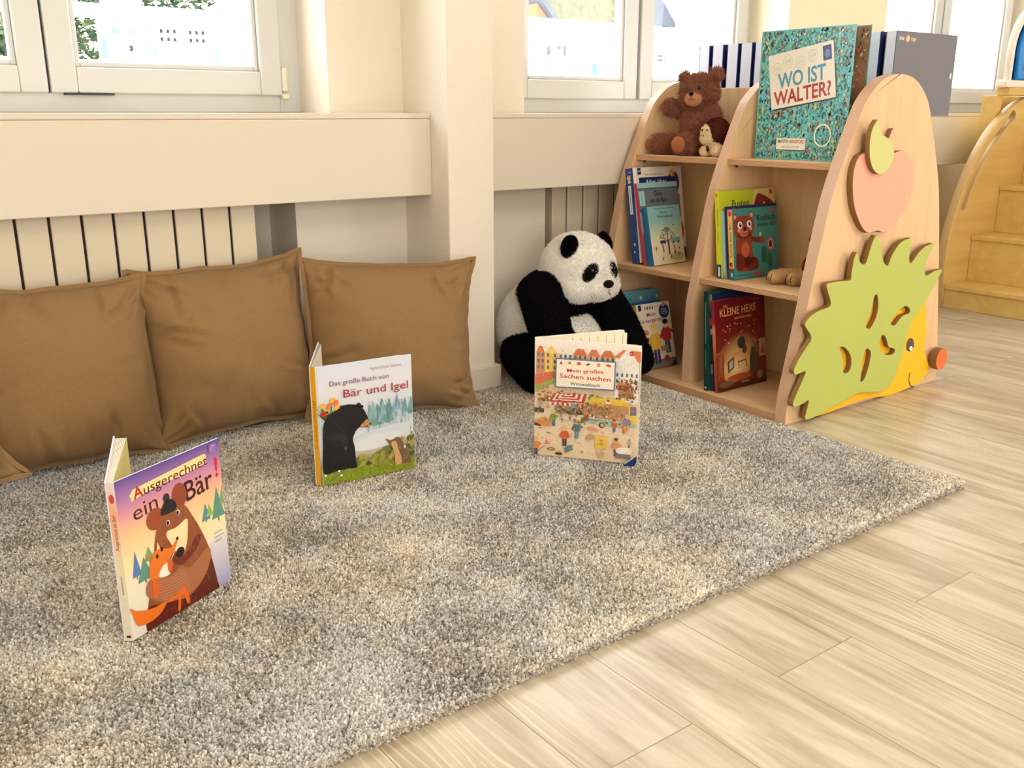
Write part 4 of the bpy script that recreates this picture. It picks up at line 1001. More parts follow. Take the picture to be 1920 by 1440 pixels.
    # yellow food van
    A.layer().poly([(0.1417, 0.1632), (0.2264, 0.1625), (0.2348, 0.1470), (0.1354, 0.1462)], rgb(242, 204, 72)); A.poly([(0.1354, 0.1462), (0.2348, 0.1470), (0.2363, 0.1034), (0.1363, 0.1104)], rgb(200, 150, 100)); A.poly([(0.2347, 0.1497), (0.2535, 0.1486), (0.2551, 0.1052), (0.2363, 0.1034)], rgb(244, 206, 80))
    A.layer().poly([(0.1363, 0.1090), (0.2546, 0.1038), (0.2537, 0.0941), (0.1837, 0.0914), (0.1366, 0.0965)], rgb(168, 204, 184)); A.poly([(0.1363, 0.1104), (0.2387, 0.1077), (0.2389, 0.1022), (0.1364, 0.1035)], rgb(250, 240, 220)); A.poly([(0.2387, 0.1473), (0.2535, 0.1473), (0.2543, 0.1256), (0.2382, 0.1241)], rgb(130, 120, 140))
    for k in range(44): A.ell(*(lambda p: (p[0], p[1]))(((.205 * w / .261) * 0 + w * r.uniform(.53, .90), h * r.uniform(.325, .395))), .003, .003, r.choice([rgb(90, 80, 90), rgb(220, 190, 150), rgb(240, 230, 210), rgb(150, 110, 110), rgb(200, 120, 80)]), n=7)
    A.layer().ell(*[(0.1702, 0.0937)][0], .0075, .0075, rgb(80, 64, 50)); A.layer().ell(*[(0.1708, 0.0937)][0], .0045, .0045, rgb(222, 190, 120)); A.ell(*[(0.1845, 0.1533)][0], .007, .005, rgb(250, 240, 225)); A.layer().ell(*[(0.1844, 0.1574)][0], .004, .003, rgb(200, 60, 50))
    # people on the square
    hair_y, hair_b = rgb(240, 196, 80), rgb(120, 72, 44)
    for (px, s, coat, legs, hair, arm) in (((290,978), .042, rgb(140, 168, 80), rgb(96, 120, 150), hair_y, 1), ((392,1165), .053, rgb(226, 104, 60), rgb(70, 60, 80), hair_y, 0), ((505,1095), .050, rgb(96, 120, 130), rgb(104, 140, 170), hair_y, 1),
            ((125,1240), .048, rgb(240, 140, 60), rgb(80, 74, 100), hair_y, 1), ((855,1035), .032, rgb(214, 110, 70), rgb(96, 110, 150), hair_b, 0), ((945,1045), .028, rgb(230, 130, 60), rgb(190, 90, 60), hair_b, 0), ((970,1035), .045, rgb(150, 140, 170), rgb(240, 170, 80), rgb(200, 190, 190), 0),
            ((870,1260), .048, rgb(230, 160, 110), rgb(110, 90, 110), hair_b, 1), ((995,1180), .022, rgb(170, 190, 200), rgb(120, 100, 110), rgb(206, 70, 50), 0), ((165,830), .028, rgb(206, 190, 170), rgb(120, 80, 60), hair_b, 0), ((480,850), .030, rgb(150, 150, 160), rgb(80, 80, 90), hair_b, 0), ((598,930), .046, rgb(200, 150, 100), rgb(150, 96, 60), hair_b, 0)):
        p = {0: 0}
        A.layer(); fig(A, *MKT[px], s, coat, legs, hair, arm=arm)
    A.layer().poly([(0.1548, 0.0663), (0.1857, 0.0674), (0.1858, 0.0344), (0.1551, 0.0326)], rgb(238, 200, 84)); A.layer(); pc = [(0.1705, 0.0530), (0.1707, 0.0469), (0.1708, 0.0435)]
    A.ring(pc[0][0], pc[0][1] + .001, .0035, .001, rgb(90, 70, 40)); A.text('WIMMELMARKT', pc[1][0], pc[1][1], .0035, rgb(90, 70, 40), 'C', .004) if False else A.line([(pc[1][0] - .007, pc[1][1]), (pc[1][0] + .007, pc[1][1])], .0012, rgb(110, 86, 50))
    A.line([(pc[2][0] - .005, pc[2][1]), (pc[2][0] + .005, pc[2][1])], .0010, rgb(110, 86, 50))
    A.ell(*[(0.0440, 0.0201)][0], .0105, .0042, rgb(150, 110, 76)); A.ell(*[(0.0636, 0.0096)][0], .0100, .0040, rgb(110, 76, 56)); A.layer().ell(*[(0.0440, 0.0201)][0], .0065, .0024, rgb(200, 160, 110)); A.ell(*[(0.0636, 0.0096)][0], .006, .0022, rgb(60, 40, 30))
    A.poly([(0.0210, 0.0314), (0.0438, 0.0338), (0.0349, 0.0363), (0.0325, 0.0503), (0.0299, 0.0358)], rgb(232, 110, 60)); A.poly([(0.0766, 0.0258), (0.0957, 0.0363), (0.1000, 0.0240), (0.0809, 0.0134)], rgb(96, 130, 140)); A.line([(0.0016, 0.0050), (0.0280, 0.0279)], .0012, rgb(90, 76, 60))
    for px in [(0.0346, 0.0627), (0.0388, 0.0617), (0.1233, 0.0208), (0.0150, 0.0736)]: A.ell(px[0], px[1], .004, .0018, rgb(190, 130, 90), n=8)
    A.layer().curve([(0.1586, 0.0259), (0.1640, 0.0237), (0.1748, 0.0262), (0.1789, 0.0224), (0.1779, 0.0110), (0.1671, 0.0084), (0.1615, 0.0149)], rgb(214, 176, 130)); A.curve([(0.1320, 0.0612), (0.1440, 0.0694), (0.1522, 0.0646), (0.1510, 0.0575), (0.1335, 0.0529)], rgb(206, 160, 110)); A.curve([(0.1328, 0.0836), (0.1462, 0.0891), (0.1638, 0.0825), (0.1573, 0.0763), (0.1384, 0.0786)], rgb(230, 160, 130))
    A.layer().ell(*[(0.2281, 0.0318)][0], .021, .0085, rgb(250, 242, 228)); q = [(0.2069, 0.0296), (0.2474, 0.0129)]; A.layer().rect(q[0][0], q[1][1], q[1][0] - .004, q[0][1] - .004, rgb(130, 120, 120)); A.layer().ell(*[(0.2280, 0.0346)][0], .021, .008, rgb(250, 242, 228))
    A.poly([(0.0002, 0.1257), (0.0251, 0.1246), (0.0244, 0.1145), (0.0002, 0.1139)], rgb(84, 76, 70)); A.curve([(0.0010, 0.0892), (0.0231, 0.1026), (0.0398, 0.0929), (0.0385, 0.0815), (0.0094, 0.0801)], rgb(228, 150, 80)); A.curve([(0.0011, 0.0793), (0.0024, 0.0879), (0.0178, 0.0795)], rgb(60, 56, 56))
    for k in range(70):
        A.layer() if k % 20 == 0 else None
        x, y = w * r.uniform(.03, .95), h * r.uniform(.05, .30)
        A.ell(x, y, w * r.uniform(.004, .012), h * r.uniform(.002, .004), r.choice([rgb(200, 160, 110), rgb(226, 190, 140), rgb(180, 140, 100), rgb(214, 120, 80)]), r.random(), n=7)
    for k in range(46):
        A.layer() if k % 12 == 0 else None
        x, y = w * r.uniform(.02, .95), h * (r.uniform(.30, .47))
        if .50 * w < x < .95 * w and y > h * .30: y = h * r.uniform(.40, .47)
        fig(A, x, y, h * r.uniform(.03, .05), r.choice([rgb(150, 160, 90), rgb(214, 120, 70), rgb(120, 130, 150), rgb(230, 180, 90), rgb(190, 90, 70)]), r.choice([rgb(90, 80, 90), rgb(120, 110, 130), rgb(140, 90, 60)]), r.choice([rgb(110, 70, 44), rgb(230, 190, 90), rgb(70, 56, 50)]))
    for k in range(26):
        A.layer() if k % 9 == 0 else None
        x, y = w * r.uniform(.02, .3), h * r.uniform(.50, .66)
        A.ell(x, y, w * r.uniform(.006, .016), h * r.uniform(.004, .010), r.choice([rgb(226, 120, 80), rgb(150, 170, 80), rgb(240, 200, 110), rgb(120, 90, 70), rgb(250, 236, 210)]), n=8)
    strokes(A, r, 700, (w * .01, h * .30, w * .99, h * .70), .0045, .00045, [rgb(110, 76, 56), rgb(150, 106, 70), rgb(90, 70, 66), rgb(190, 140, 90), rgb(250, 240, 220)])
    strokes(A, r, 260, (w * .01, h * .02, w * .99, h * .30), .0045, .0004, [rgb(190, 146, 100), rgb(210, 170, 120), rgb(150, 110, 80)])
    strokes(A, r, 380, (w * .01, h * .66, w * .99, h * .95), .0050, .00045, [rgb(150, 96, 66), rgb(120, 90, 80), rgb(214, 130, 90), rgb(250, 240, 224), rgb(200, 150, 110)], (1.45, 1.7))
    # title panel
    A.layer().poly([(0.0554, 0.2601), (0.2036, 0.2609), (0.2025, 0.1875), (0.0545, 0.1849)], rgb(92, 128, 158)); A.layer().poly([(0.0587, 0.2566), (0.2006, 0.2575), (0.1992, 0.1910), (0.0577, 0.1884)], rgb(252, 238, 216))
    A.layer(); p = [(0.0842, 0.2260), (0.1740, 0.2288), (0.0661, 0.2110), (0.1918, 0.2103), (0.0923, 0.1946), (0.1662, 0.1947)]
    red = rgb(204, 32, 38)
    for s, k, sz, c in (('Mein gro\u00dfes', 0, .0125, red), ('Sachen suchen', 2, .0155, red), ('Wimmelbuch', 4, .0105, rgb(50, 62, 84))):
        A.text(s, p[k][0], p[k][1], sz, c, 'L', .012, math.atan2(p[k + 1][1] - p[k][1], p[k + 1][0] - p[k][0]), width=p[k + 1][0] - p[k][0])
    ic = [(0.0693, 0.2476), (0.0905, 0.2492), (0.1132, 0.2493), (0.1357, 0.2489), (0.1613, 0.2492), (0.1857, 0.2495)]
    A.poly([(ic[0][0] - .004, ic[0][1] - .003), (ic[0][0] + .004, ic[0][1] - .003), (ic[0][0], ic[0][1] + .006)], red); A.ell(ic[1][0], ic[1][1], .005, .002, rgb(150, 160, 60), .6); A.ell(ic[1][0], ic[1][1], .005, .002, rgb(220, 190, 70), -.6); A.ell(ic[2][0], ic[2][1], .0055, .004, rgb(206, 90, 90)); A.ell(ic[3][0], ic[3][1], .0055, .0025, rgb(90, 90, 100), .3); A.ell(ic[4][0], ic[4][1], .004, .005, rgb(220, 160, 90)); A.ell(ic[5][0], ic[5][1], .0065, .003, rgb(222, 70, 50), -.2)
    A.layer().poly([(0.2360, 0.2879), (0.2458, 0.2878), (0.2457, 0.2778), (0.2361, 0.2776)], rgb(210, 40, 40)); q = [(0.2379, 0.2793)][0]; A.layer().text('ab 2', q[0], q[1] + .002, .0042, rgb(250, 240, 230), 'L', .01)
    # publisher's blue corner
    A.layer().poly([(w - .034, 0), (w - .012, 0), (w - .004, .003), (w, .010), (w, .028)], rgb(24, 52, 116)); A.layer().text('Ravensburger', w - .0275, .0045, .0052, rgb(240, 244, 250), 'L', .006, .72, width=.0285)
MKT = dict(zip([(290,978), (392,1165), (505,1095), (125,1240), (855,1035), (945,1045), (970,1035), (870,1260), (995,1180), (165,830), (480,850), (598,930)],
               [(0.0482, 0.0802), (0.0771, 0.0301), (0.1077, 0.0531), (0.0030, 0.0008), (0.2013, 0.0792), (0.2252, 0.0788), (0.2317, 0.0823), (0.2073, 0.0170), (0.2397, 0.0428), (0.0133, 0.1185), (0.0996, 0.1209), (0.1319, 0.1017)]))
def in_market(A, w, h):
    A.rect(0, 0, w, h - .006, rgb(250, 236, 208)); A.layer()
    for k in range(1, 11): A.line([(w * k / 10.5, h * .2), (w * k / 10.5, h - .008)], .0011, rgb(120, 110, 96))
    A.line([(0, h * .86), (w, h * .86)], .001, rgb(150, 130, 110)); A.ell(w * .80, h * .88, .006, .008, rgb(226, 180, 130))
def sp_plain(c):
    def f(A, t, h): A.rect(0, 0, t, h, c)
    return f
open_book('round-cornered board book of a busy market, standing open in front of the panda', (1.391, 1.754, .0225), -53.7, 37, .261, .300, .012,
          (rgb(246, 236, 218), rgb(240, 226, 204), None), art_market, sp_plain(rgb(238, 222, 196)), .24, r=.012, cover_t=.0035, back_pages=.010, inner=in_market, wb=.246)

# ---- the big teal search-and-find book on the top shelf
def crowd(A, x0, y0, x1, y1, n, cols, r, s=.0042):
    for k in range(n):
        if k % (n // 5) == 0: A.layer()
        x, y = r.uniform(x0, x1), r.uniform(y0, y1)
        q = s * r.uniform(.6, 1.5); a = r.uniform(-.8, .8)
        u = r.random()
        if u < .55:
            A.ell(min(max(x, x0 + q), x1 - q), min(max(y, y0 + q), y1 - q), q * .45, q, r.choice(cols), a, n=6)
        elif u < .8: A.ell(min(max(x, x0 + q), x1 - q), min(max(y, y0 + q), y1 - q), q * .4, q * .4, r.choice([rgb(236, 200, 170), rgb(250, 240, 220)] + cols), n=6)
        else: A.line([(min(max(x, x0 + q * 2), x1 - q * 2), y), (min(max(x + q * math.cos(a * 4), x0 + q), x1 - q), min(max(y + q * math.sin(a * 4) * 1.5, y0), y1))], .0012, rgb(40, 50, 56))
def art_search(A, w, h):
    r = random.Random(21)
    teal = rgb(96, 190, 192)
    A.rect(0, 0, w, h, teal)
    cols = [rgb(40, 110, 116), rgb(120, 200, 200), rgb(60, 140, 120), rgb(190, 70, 64), rgb(40, 60, 66), rgb(110, 130, 110), rgb(226, 200, 80), rgb(60, 120, 150), rgb(150, 110, 96), rgb(80, 150, 90), rgb(50, 70, 90), rgb(150, 210, 205), rgb(140, 200, 200)]
    crowd(A, 0.001, 0.001, w - .001, h - .001, 3600, cols, r, .0050)
    strokes(A, r, 1100, (.003, .003, w - .003, h - .003), .0055, .0009, [rgb(34, 70, 74), rgb(30, 50, 60), rgb(150, 220, 220), rgb(60, 130, 140), rgb(120, 60, 56)])
    # tilted envelope with the title
    a = 0.155; cx_, cy_ = w * .475, h * .645; c, s = math.cos(a), math.sin(a)
    def E(u, v): return (cx_ + u * c - v * s, cy_ + u * s + v * c)
    ew, eh = .112, .078
    A.layer().poly([E(-ew + .004, -eh - .005), E(ew + .003, -eh - .004), E(ew + .003, eh - .006), E(-ew + .004, eh - .006)], rgb(60, 62, 58))
    A.layer().poly([E(-ew, -eh), E(ew, -eh), E(ew, eh), E(-ew, eh)], rgb(238, 230, 212))
    A.layer()
    for k, (u, v) in enumerate(((-.086, .036), (-.044, .050), (-.002, .040), (.042, .050))):
        x, y = E(u, v); A.ring(x, y, .0165, .0007, rgb(150, 145, 135)); A.ring(x, y, .0100, .0006, rgb(170, 165, 155))
        for q in (-.003, 0, .003): A.line([(x - .009, y + q - .003), (x + .009, y + q + .003)], .0006, rgb(160, 155, 148))
    A.poly([E(.074, .026), E(.106, .026), E(.106, .070), E(.074, .070)], rgb(232, 226, 214)); A.layer().poly([E(.076, .028), E(.104, .028), E(.104, .068), E(.076, .068)], rgb(52, 74, 130)); A.layer(); x, y = E(.090, .046); A.ell(x, y, .009, .012, rgb(120, 130, 170), a)
    x, y = E(-.082, -.022); A.text('WO IST', x, y, .060, rgb(84, 148, 178), 'L', .022, a, width=.166, shear=.06)
    x, y = E(-.100, -.068); A.text('WALTER?', x, y, .056, rgb(176, 52, 54), 'L', .022, a, width=.198, shear=.06)
    # name plate
    A.layer().rect(w * .245, h * .072, w * .585, h * .165, rgb(60, 62, 58)); A.layer().rect(w * .25, h * .078, w * .58, h * .168, rgb(240, 232, 214))
    A.layer().text('MARTIN', w * .270, h * .130, .0145, rgb(70, 90, 104), 'L', .018, 0, width=w * .118); A.text('HANDFORD', w * .400, h * .130, .0145, rgb(170, 56, 50), 'L', .018, 0, width=w * .165)
    A.text('SAUERL\u00c4NDER', w * .415, h * .092, .0085, rgb(130, 126, 118), 'C', .0, 0, width=w * .20)
    A.ring(w * .755, h * .195, .029, .004, rgb(246, 240, 220), sy=1.12)
def sp_search(A, t, h): A.rect(0, 0, t, h, rgb(70, 150, 150))
def in_search(A, w, h):
    r = random.Random(4)
    A.rect(0, 0, w, h, rgb(150, 110, 80)); crowd(A, 0.001, 0.001, w - .001, h - .001, 1500, [rgb(170, 60, 50), rgb(210, 170, 70), rgb(240, 220, 190), rgb(110, 60, 50), rgb(200, 120, 90), rgb(70, 70, 60), rgb(120, 140, 90)], r, .005)
open_book('large teal book covered in tiny figures with white title envelope, on the top shelf', (2.402, 1.944, .7175), -90, 7, .318, .368, .010,
          (rgb(96, 160, 158), rgb(70, 150, 150), None), art_search, sp_search, .32, back_pages=.004, inner=in_search, wb=.335)

# ---- books in the compartments
def art_blue_house(A, w, h):
    A.rect(0, 0, w, h, rgb(226, 214, 194)); A.layer().rect(0, 0, w * .06, h, rgb(236, 230, 220))
    A.layer().rect(w * .11, h * .80, w * .80, h * .895, rgb(24, 42, 92)); A.ell(w * .82, h * .83, w * .12, w * .17, rgb(24, 44, 96)); A.layer().ell(w * .80, h * .93, w * .055, w * .055, rgb(220, 160, 70)); A.ell(w * .84, h * .915, w * .03, w * .03, rgb(190, 90, 50))
    A.text('Alles \u00fcber', w * .46, h * .825, .021, rgb(210, 214, 224), 'C', .006, 0, width=w * .44); A.text('Wieso? Weshalb? Warum?', w * .42, h * .915, .0085, rgb(150, 70, 50), 'C', .0, 0, width=w * .40); A.rect(w * .09, h * .925, w * .16, h * .995, rgb(24, 42, 92)); A.layer().text('4-7', w * .125, h * .95, .010, rgb(230, 230, 230), 'C', .01)
    A.line([(w * .77, h * .80), (w * .89, h * .805)], .003, rgb(200, 205, 215))
    A.rect(w * .80, h * .45, w * .93, h * .70, rgb(150, 110, 66)); A.layer().ell(w * .87, h * .57, w * .02, h * .05, rgb(190, 150, 100)); A.ell(w * .80, h * .50, w * .05, h * .03, rgb(190, 40, 44)); A.ell(w * .92, h * .30, w * .05, h * .09, rgb(210, 90, 70)); A.ell(w * .83, h * .38, w * .05, h * .05, rgb(60, 60, 70))
    A.rect(w * .60, 0, w, h * .12, rgb(120, 120, 90)); A.layer().rect(w * .86, h * .02, w * .98, h * .10, rgb(50, 66, 84))
def sp_blue(A, t, h):
    A.rect(0, 0, t, h, rgb(26, 60, 132)); A.layer().rect(t * .24, h * .52, t * .62, h * .82, rgb(226, 224, 216)); A.layer().line([(t * .43, h * .54), (t * .43, h * .79)], .003, rgb(120, 128, 150))
    A.ell(t * .42, h * .90, t * .24, t * .24, rgb(220, 190, 80)); A.rect(t * .25, h * .845, t * .62, h * .87, rgb(210, 214, 220)); A.text('Wieso?', t * .35, h * .95, .008, rgb(220, 220, 220), 'L', .0, 0, width=t * .4)
    A.ell(t * .5, h * .20, t * .12, t * .15, rgb(200, 205, 215)); A.ell(t * .42, h * .12, t * .10, t * .12, rgb(200, 205, 215))
    for k in range(4): A.line([(t * .75, h * (.28 + .03 * k)), (t * .98, h * (.30 + .03 * k))], .002, rgb(60, 130, 90))
shelf_book('blue-spined non-fiction picture book, tallest of the four behind the winter book', 2.240, 2.262, .360, 9.6, .230, .315, .036, rgb(226, 214, 194), rgb(26, 60, 132), art_blue_house, sp_blue)
def art_station(A, w, h):
    A.rect(0, 0, w, h, rgb(108, 112, 122)); A.layer().rect(0, h * .93, w, h, rgb(150, 186, 190)); A.line([(0, h * .93), (w, h * .93)], .003, rgb(40, 52, 60)); A.rect(w * .03, h * .72, w * .16, h * .90, rgb(156, 196, 204)); A.layer().line([(w * .09, h * .72), (w * .09, h * .90)], .0015, rgb(90, 120, 130))
    A.text('Globi', w * .50, h * .835, .022, rgb(26, 30, 40), 'C', .020, 0, width=w * .20); A.text('und die Bahn', w * .50, h * .755, .022, rgb(26, 30, 40), 'C', .020, 0, width=w * .44)
    A.rect(0, h * .40, w, h * .68, rgb(120, 150, 158)); A.layer()
    for k in range(-3, 4): A.line([(w * .5 + k * w * .05, h * .42), (w * .5 + k * w * .19, h * .67)], .005, rgb(40, 50, 60))
    A.line([(0, h * .67), (w, h * .67)], .003, rgb(40, 50, 60)); A.rect(0, 0, w, h * .36, rgb(90, 96, 104)); A.layer().rect(w * .86, h * .42, w * .99, h * .52, rgb(176, 36, 44)); A.ell(w * .2, h * .46, w * .09, h * .03, rgb(30, 34, 44)); A.ell(w * .84, h * .60, w * .06, h * .02, rgb(170, 40, 50)); A.ell(w * .92, h * .30, w * .05, h * .03, rgb(30, 34, 40))
shelf_book('grey station picture book with a bright red spine, leaning behind the winter book', 2.238, 2.233, .360, 12.4, .190, .272, .010, rgb(108, 112, 122), rgb(206, 24, 56), art_station, sp_plain(rgb(210, 26, 58)))
shelf_book('thin book with a mid-blue spine squeezed between the red-spined and the winter book', 2.246, 2.222, .360, 12.4, .160, .190, .0085, rgb(60, 120, 160), rgb(38, 98, 146), None, sp_plain(rgb(36, 96, 144)))
def art_winter(A, w, h):
    A.grad(0, 0, w, h, [(0, rgb(232, 214, 182)), (.35, rgb(232, 218, 186)), (.55, rgb(196, 212, 176)), (.75, rgb(140, 188, 184)), (1, rgb(130, 184, 190))])
    A.layer().text('Rotraut Susanne Berner', w * .52, h * .945, .0085, rgb(40, 60, 66), 'C', .006, 0, width=w * .66); A.text('Winter-', w * .50, h * .865, .0145, rgb(40, 56, 64), 'C', .010, 0, width=w * .28); A.text('Wimmelbuch', w * .52, h * .795, .0145, rgb(40, 56, 64), 'C', .010, 0, width=w * .50); A.line([(w * .40, h * .765), (w * .62, h * .765)], .001, rgb(90, 120, 120))
    A.layer().line([(w * .52, h * .16), (w * .53, h * .30), (w * .52, h * .42)], .008, rgb(110, 50, 36)); r = random.Random(2)
    def br(x, y, a, l, d):
        x2, y2 = x + math.cos(a) * l, y + math.sin(a) * l; A.line([(x, y), (x2, y2)], .0012 + .0007 * d, rgb(84, 60, 44))
        if d:
            for k in (-.55, .05, .5): br(x2, y2, a + k + r.uniform(-.15, .15), l * .68, d - 1)
    br(w * .52, h * .38, PI / 2, .020, 3); br(w * .52, h * .36, 2.4, .022, 2); br(w * .52, h * .36, .75, .022, 2)
    A.layer().ell(w * .36, h * .385, w * .10, h * .026, rgb(40, 60, 100)); A.rect(w * .62, h * .36, w * .90, h * .44, rgb(130, 170, 180)); A.layer().ell(w * .68, h * .355, .004, .004, rgb(30, 36, 44)); A.ell(w * .84, h * .355, .004, .004, rgb(30, 36, 44)); A.ell(w * .31, h * .36, .0035, .0035, rgb(20, 24, 30)); A.ell(w * .42, h * .36, .0035, .0035, rgb(20, 24, 30))
    A.ell(w * .78, h * .12, w * .20, h * .075, rgb(196, 178, 120)); A.layer()
    for k in range(10):
        A.layer(); fig(A, w * r.uniform(.08, .92), h * r.uniform(.06, .26), h * r.uniform(.07, .11), r.choice([rgb(150, 70, 50), rgb(90, 110, 70), rgb(60, 70, 96), rgb(170, 110, 70)]), r.choice([rgb(70, 60, 60), rgb(110, 60, 50)]), rgb(90, 60, 40))
    A.ell(w * .36, h * .58, .004, .002, rgb(150, 50, 40), .5); A.ell(w * .40, h * .50, .004, .002, rgb(30, 30, 30), .5); A.ell(w * .72, h * .66, .004, .002, rgb(110, 110, 60), .4)
shelf_book('small pale blue winter board book with a bare tree, front of its shelf', 2.250, 2.205, .360, 13.0, .160, .195, .0125, rgb(226, 214, 188), rgb(40, 100, 146), art_winter, sp_plain(rgb(42, 104, 150)), r=.009, yaw=3)

def art_pusten(A, w, h):
    A.rect(0, 0, w, h, rgb(190, 196, 40)); A.layer().curve([(w * .58, h * .60), (w * .60, h * .90), (w * .68, h), (w * .99, h), (w * .99, h * .6)], rgb(226, 206, 116), 4); A.layer().curve([(w * .64, h * .76), (w * .66, h * .92), (w * .74, h * .94), (w * .96, h * .84), (w * .96, h * .72)], rgb(136, 32, 36), 5); A.rect(w * .90, h * .93, w * .96, h * .985, rgb(206, 70, 50))
    A.layer().ell(w * .80, h * .83, .006, .003, rgb(230, 200, 180)); A.text('Pusten,', w * .22, h * .80, .034, rgb(34, 40, 50), 'L', .004, .02, width=w * .33)
def sp_pusten(A, t, h):
    A.rect(0, 0, t, h, rgb(214, 214, 36)); A.layer().rect(0, 0, t, h * .16, rgb(36, 62, 110)); A.layer().rect(t * .3, h * .02, t * .7, h * .13, rgb(220, 226, 230)); A.ell(t * .4, h * .955, t * .25, .005, rgb(220, 120, 40)); A.text('Pusten,', t * .68, h * .44, .010, rgb(110, 110, 30), 'L', .004, PI / 2); A.line([(t * .55, h * .60), (t * .55, h * .80)], .003, rgb(150, 150, 40))
shelf_book('lime-yellow board book with dark red shape on its cover, behind the brown waving bear book', 2.243, 1.909, .360, 6.8, .262, .263, .0175, rgb(190, 196, 40), rgb(214, 214, 36), art_pusten, sp_pusten, r=.008)
shelf_book('thin book with a pale blue spine next to the lime-yellow book', 2.250, 1.8985, .360, 7.2, .200, .205, .009, rgb(140, 176, 184), rgb(150, 186, 196), None, lambda A, t, h: (A.grad(0, 0, t, h, [(0, rgb(110, 100, 90)), (.12, rgb(170, 196, 200)), (1, rgb(156, 192, 200))])))
def art_navy(A, w, h):
    A.rect(0, 0, w, h, rgb(22, 40, 96)); A.layer().rect(w * .10, h * .94, w * .17, h * .97, rgb(200, 50, 50)); A.rect(w * .86, h * .90, w * .92, h * .93, rgb(220, 70, 60))
shelf_book('dark navy book peeking over the top of the little bear book', 2.254, 1.8845, .360, 7.4, .232, .219, .012, rgb(22, 40, 96), rgb(24, 36, 78), art_navy, lambda A, t, h: (A.grad(0, 0, t, h, [(0, rgb(90, 60, 60)), (.3, rgb(24, 30, 60)), (1, rgb(26, 40, 88))])))
def art_little_bear(A, w, h):
    A.rect(0, 0, w, h, rgb(62, 132, 124)); br, dk, pk = rgb(136, 62, 40), rgb(106, 38, 28), rgb(226, 150, 140)
    A.layer()
    for x, y in ((.06, .88), (.42, .90)): A.ell(w * x, h * y, w * .05, h * .05, br)
    A.layer()
    for x, y in ((.06, .88), (.42, .90)): A.ell(w * x, h * y, w * .03, h * .032, pk)
    A.layer().curve([(.02 * w, .76 * h), (.06 * w, .86 * h), (.22 * w, .90 * h), (.42 * w, .86 * h), (.48 * w, .74 * h), (.42 * w, .62 * h), (.22 * w, .57 * h), (.06 * w, .62 * h)], br); A.curve([(.10 * w, .64 * h), (.06 * w, .40 * h), (.06 * w, .14 * h), (.20 * w, .10 * h), (.50 * w, .11 * h), (.52 * w, .20 * h), (.42 * w, .34 * h), (.40 * w, .64 * h)], br)
    A.layer().curve([(.07 * w, .36 * h), (.20 * w, .32 * h), (.30 * w, .12 * h), (.52 * w, .12 * h), (.53 * w, .24 * h), (.44 * w, .30 * h), (.34 * w, .24 * h), (.20 * w, .14 * h), (.06 * w, .14 * h)], dk); A.line([(.40 * w, .56 * h), (.62 * w, .525 * h)], .016, dk); A.layer().ell(.63 * w, .525 * h, .012, .010, br); A.ell(.26 * w, .41 * h, .09 * w, .11 * h, rgb(184, 84, 58)); A.ell(.24 * w, .66 * h, .10 * w, .065 * h, rgb(190, 96, 72))
    for x, y in ((.16, .765), (.36, .775)): A.layer().ell(w * x, h * y, w * .052, h * .052, rgb(240, 236, 226)); A.layer().ell(w * (x + .01), h * y, w * .027, h * .032, rgb(22, 20, 22)); A.layer().ell(w * (x + .02), h * (y + .012), w * .008, h * .008, rgb(240, 240, 240))
    A.ell(.26 * w, .705 * h, w * .035, h * .026, rgb(24, 18, 18)); A.ell(.13 * w, .69 * h, w * .028, h * .026, pk); A.ell(.39 * w, .71 * h, w * .028, h * .026, pk); A.line([(.21 * w, .65 * h), (.26 * w, .635 * h), (.31 * w, .65 * h)], .0015, rgb(90, 36, 28))
    A.layer(); A.ell(.60 * w, .615 * h, w * .025, h * .028, rgb(240, 200, 120)); A.layer().ell(.61 * w, .61 * h, w * .008, h * .016, rgb(200, 110, 40))
    A.text('Kuckuck,', w * .53, h * .805, .026, rgb(22, 30, 30), 'L', .010, .03, width=w * .45); A.text('kleiner B\u00e4r!', w * .55, h * .72, .019, rgb(22, 34, 34), 'L', .006, .03, width=w * .41)
    A.ell(.82 * w, .46 * h, w * .075, h * .095, rgb(206, 92, 92)); A.layer().ell(.82 * w, .46 * h, w * .055, h * .072, rgb(236, 150, 140)); A.layer().ell(.82 * w, .46 * h, w * .035, h * .055, rgb(26, 22, 24))
    for (x, y0, c) in ((.66, .20, rgb(24, 60, 52)), (.70, .18, rgb(40, 110, 56)), (.80, .10, rgb(26, 80, 60))):
        A.layer().line([(x * w, y0 * h), (x * w, (y0 + .24) * h)], .002, c)
        for k in range(7): A.ell((x - .025) * w, (y0 + .02 + .03 * k) * h, w * .026, h * .010, c, .8, n=8); A.ell((x + .025) * w, (y0 + .02 + .03 * k) * h, w * .026, h * .010, c, -.8, n=8)
    A.layer().rect(w * .42, h * .035, w * .62, h * .075, rgb(196, 44, 44)); A.rect(w * .84, h * .93, w * .92, h * .97, rgb(206, 56, 48)); A.line([(w * (.05 + .034 * k), h * (.045 + .008 * (k % 2))) for k in range(11)], .0012, rgb(24, 60, 58))
def sp_little_bear(A, t, h):
    A.rect(0, 0, t, h, rgb(238, 190, 96)); A.layer().rect(0, 0, t, h * .15, rgb(30, 96, 104)); A.rect(0, h * .92, t, h, rgb(232, 150, 140)); A.rect(0, h * .15, t, h * .165, rgb(200, 50, 50)); A.layer().ell(t * .5, h * .935, t * .30, .008, rgb(206, 50, 50)); A.text('Kuckuck, kleiner B\u00e4r!', t * .70, h * .32, .0125, rgb(40, 32, 28), 'L', .006, PI / 2, width=h * .48); A.rect(t * .25, h * .04, t * .7, h * .10, rgb(150, 200, 204)); A.ell(t * .4, h * .22, t * .3, .007, rgb(60, 44, 34)); A.layer().ell(t * .55, h * .20, t * .18, .006, rgb(190, 60, 40))
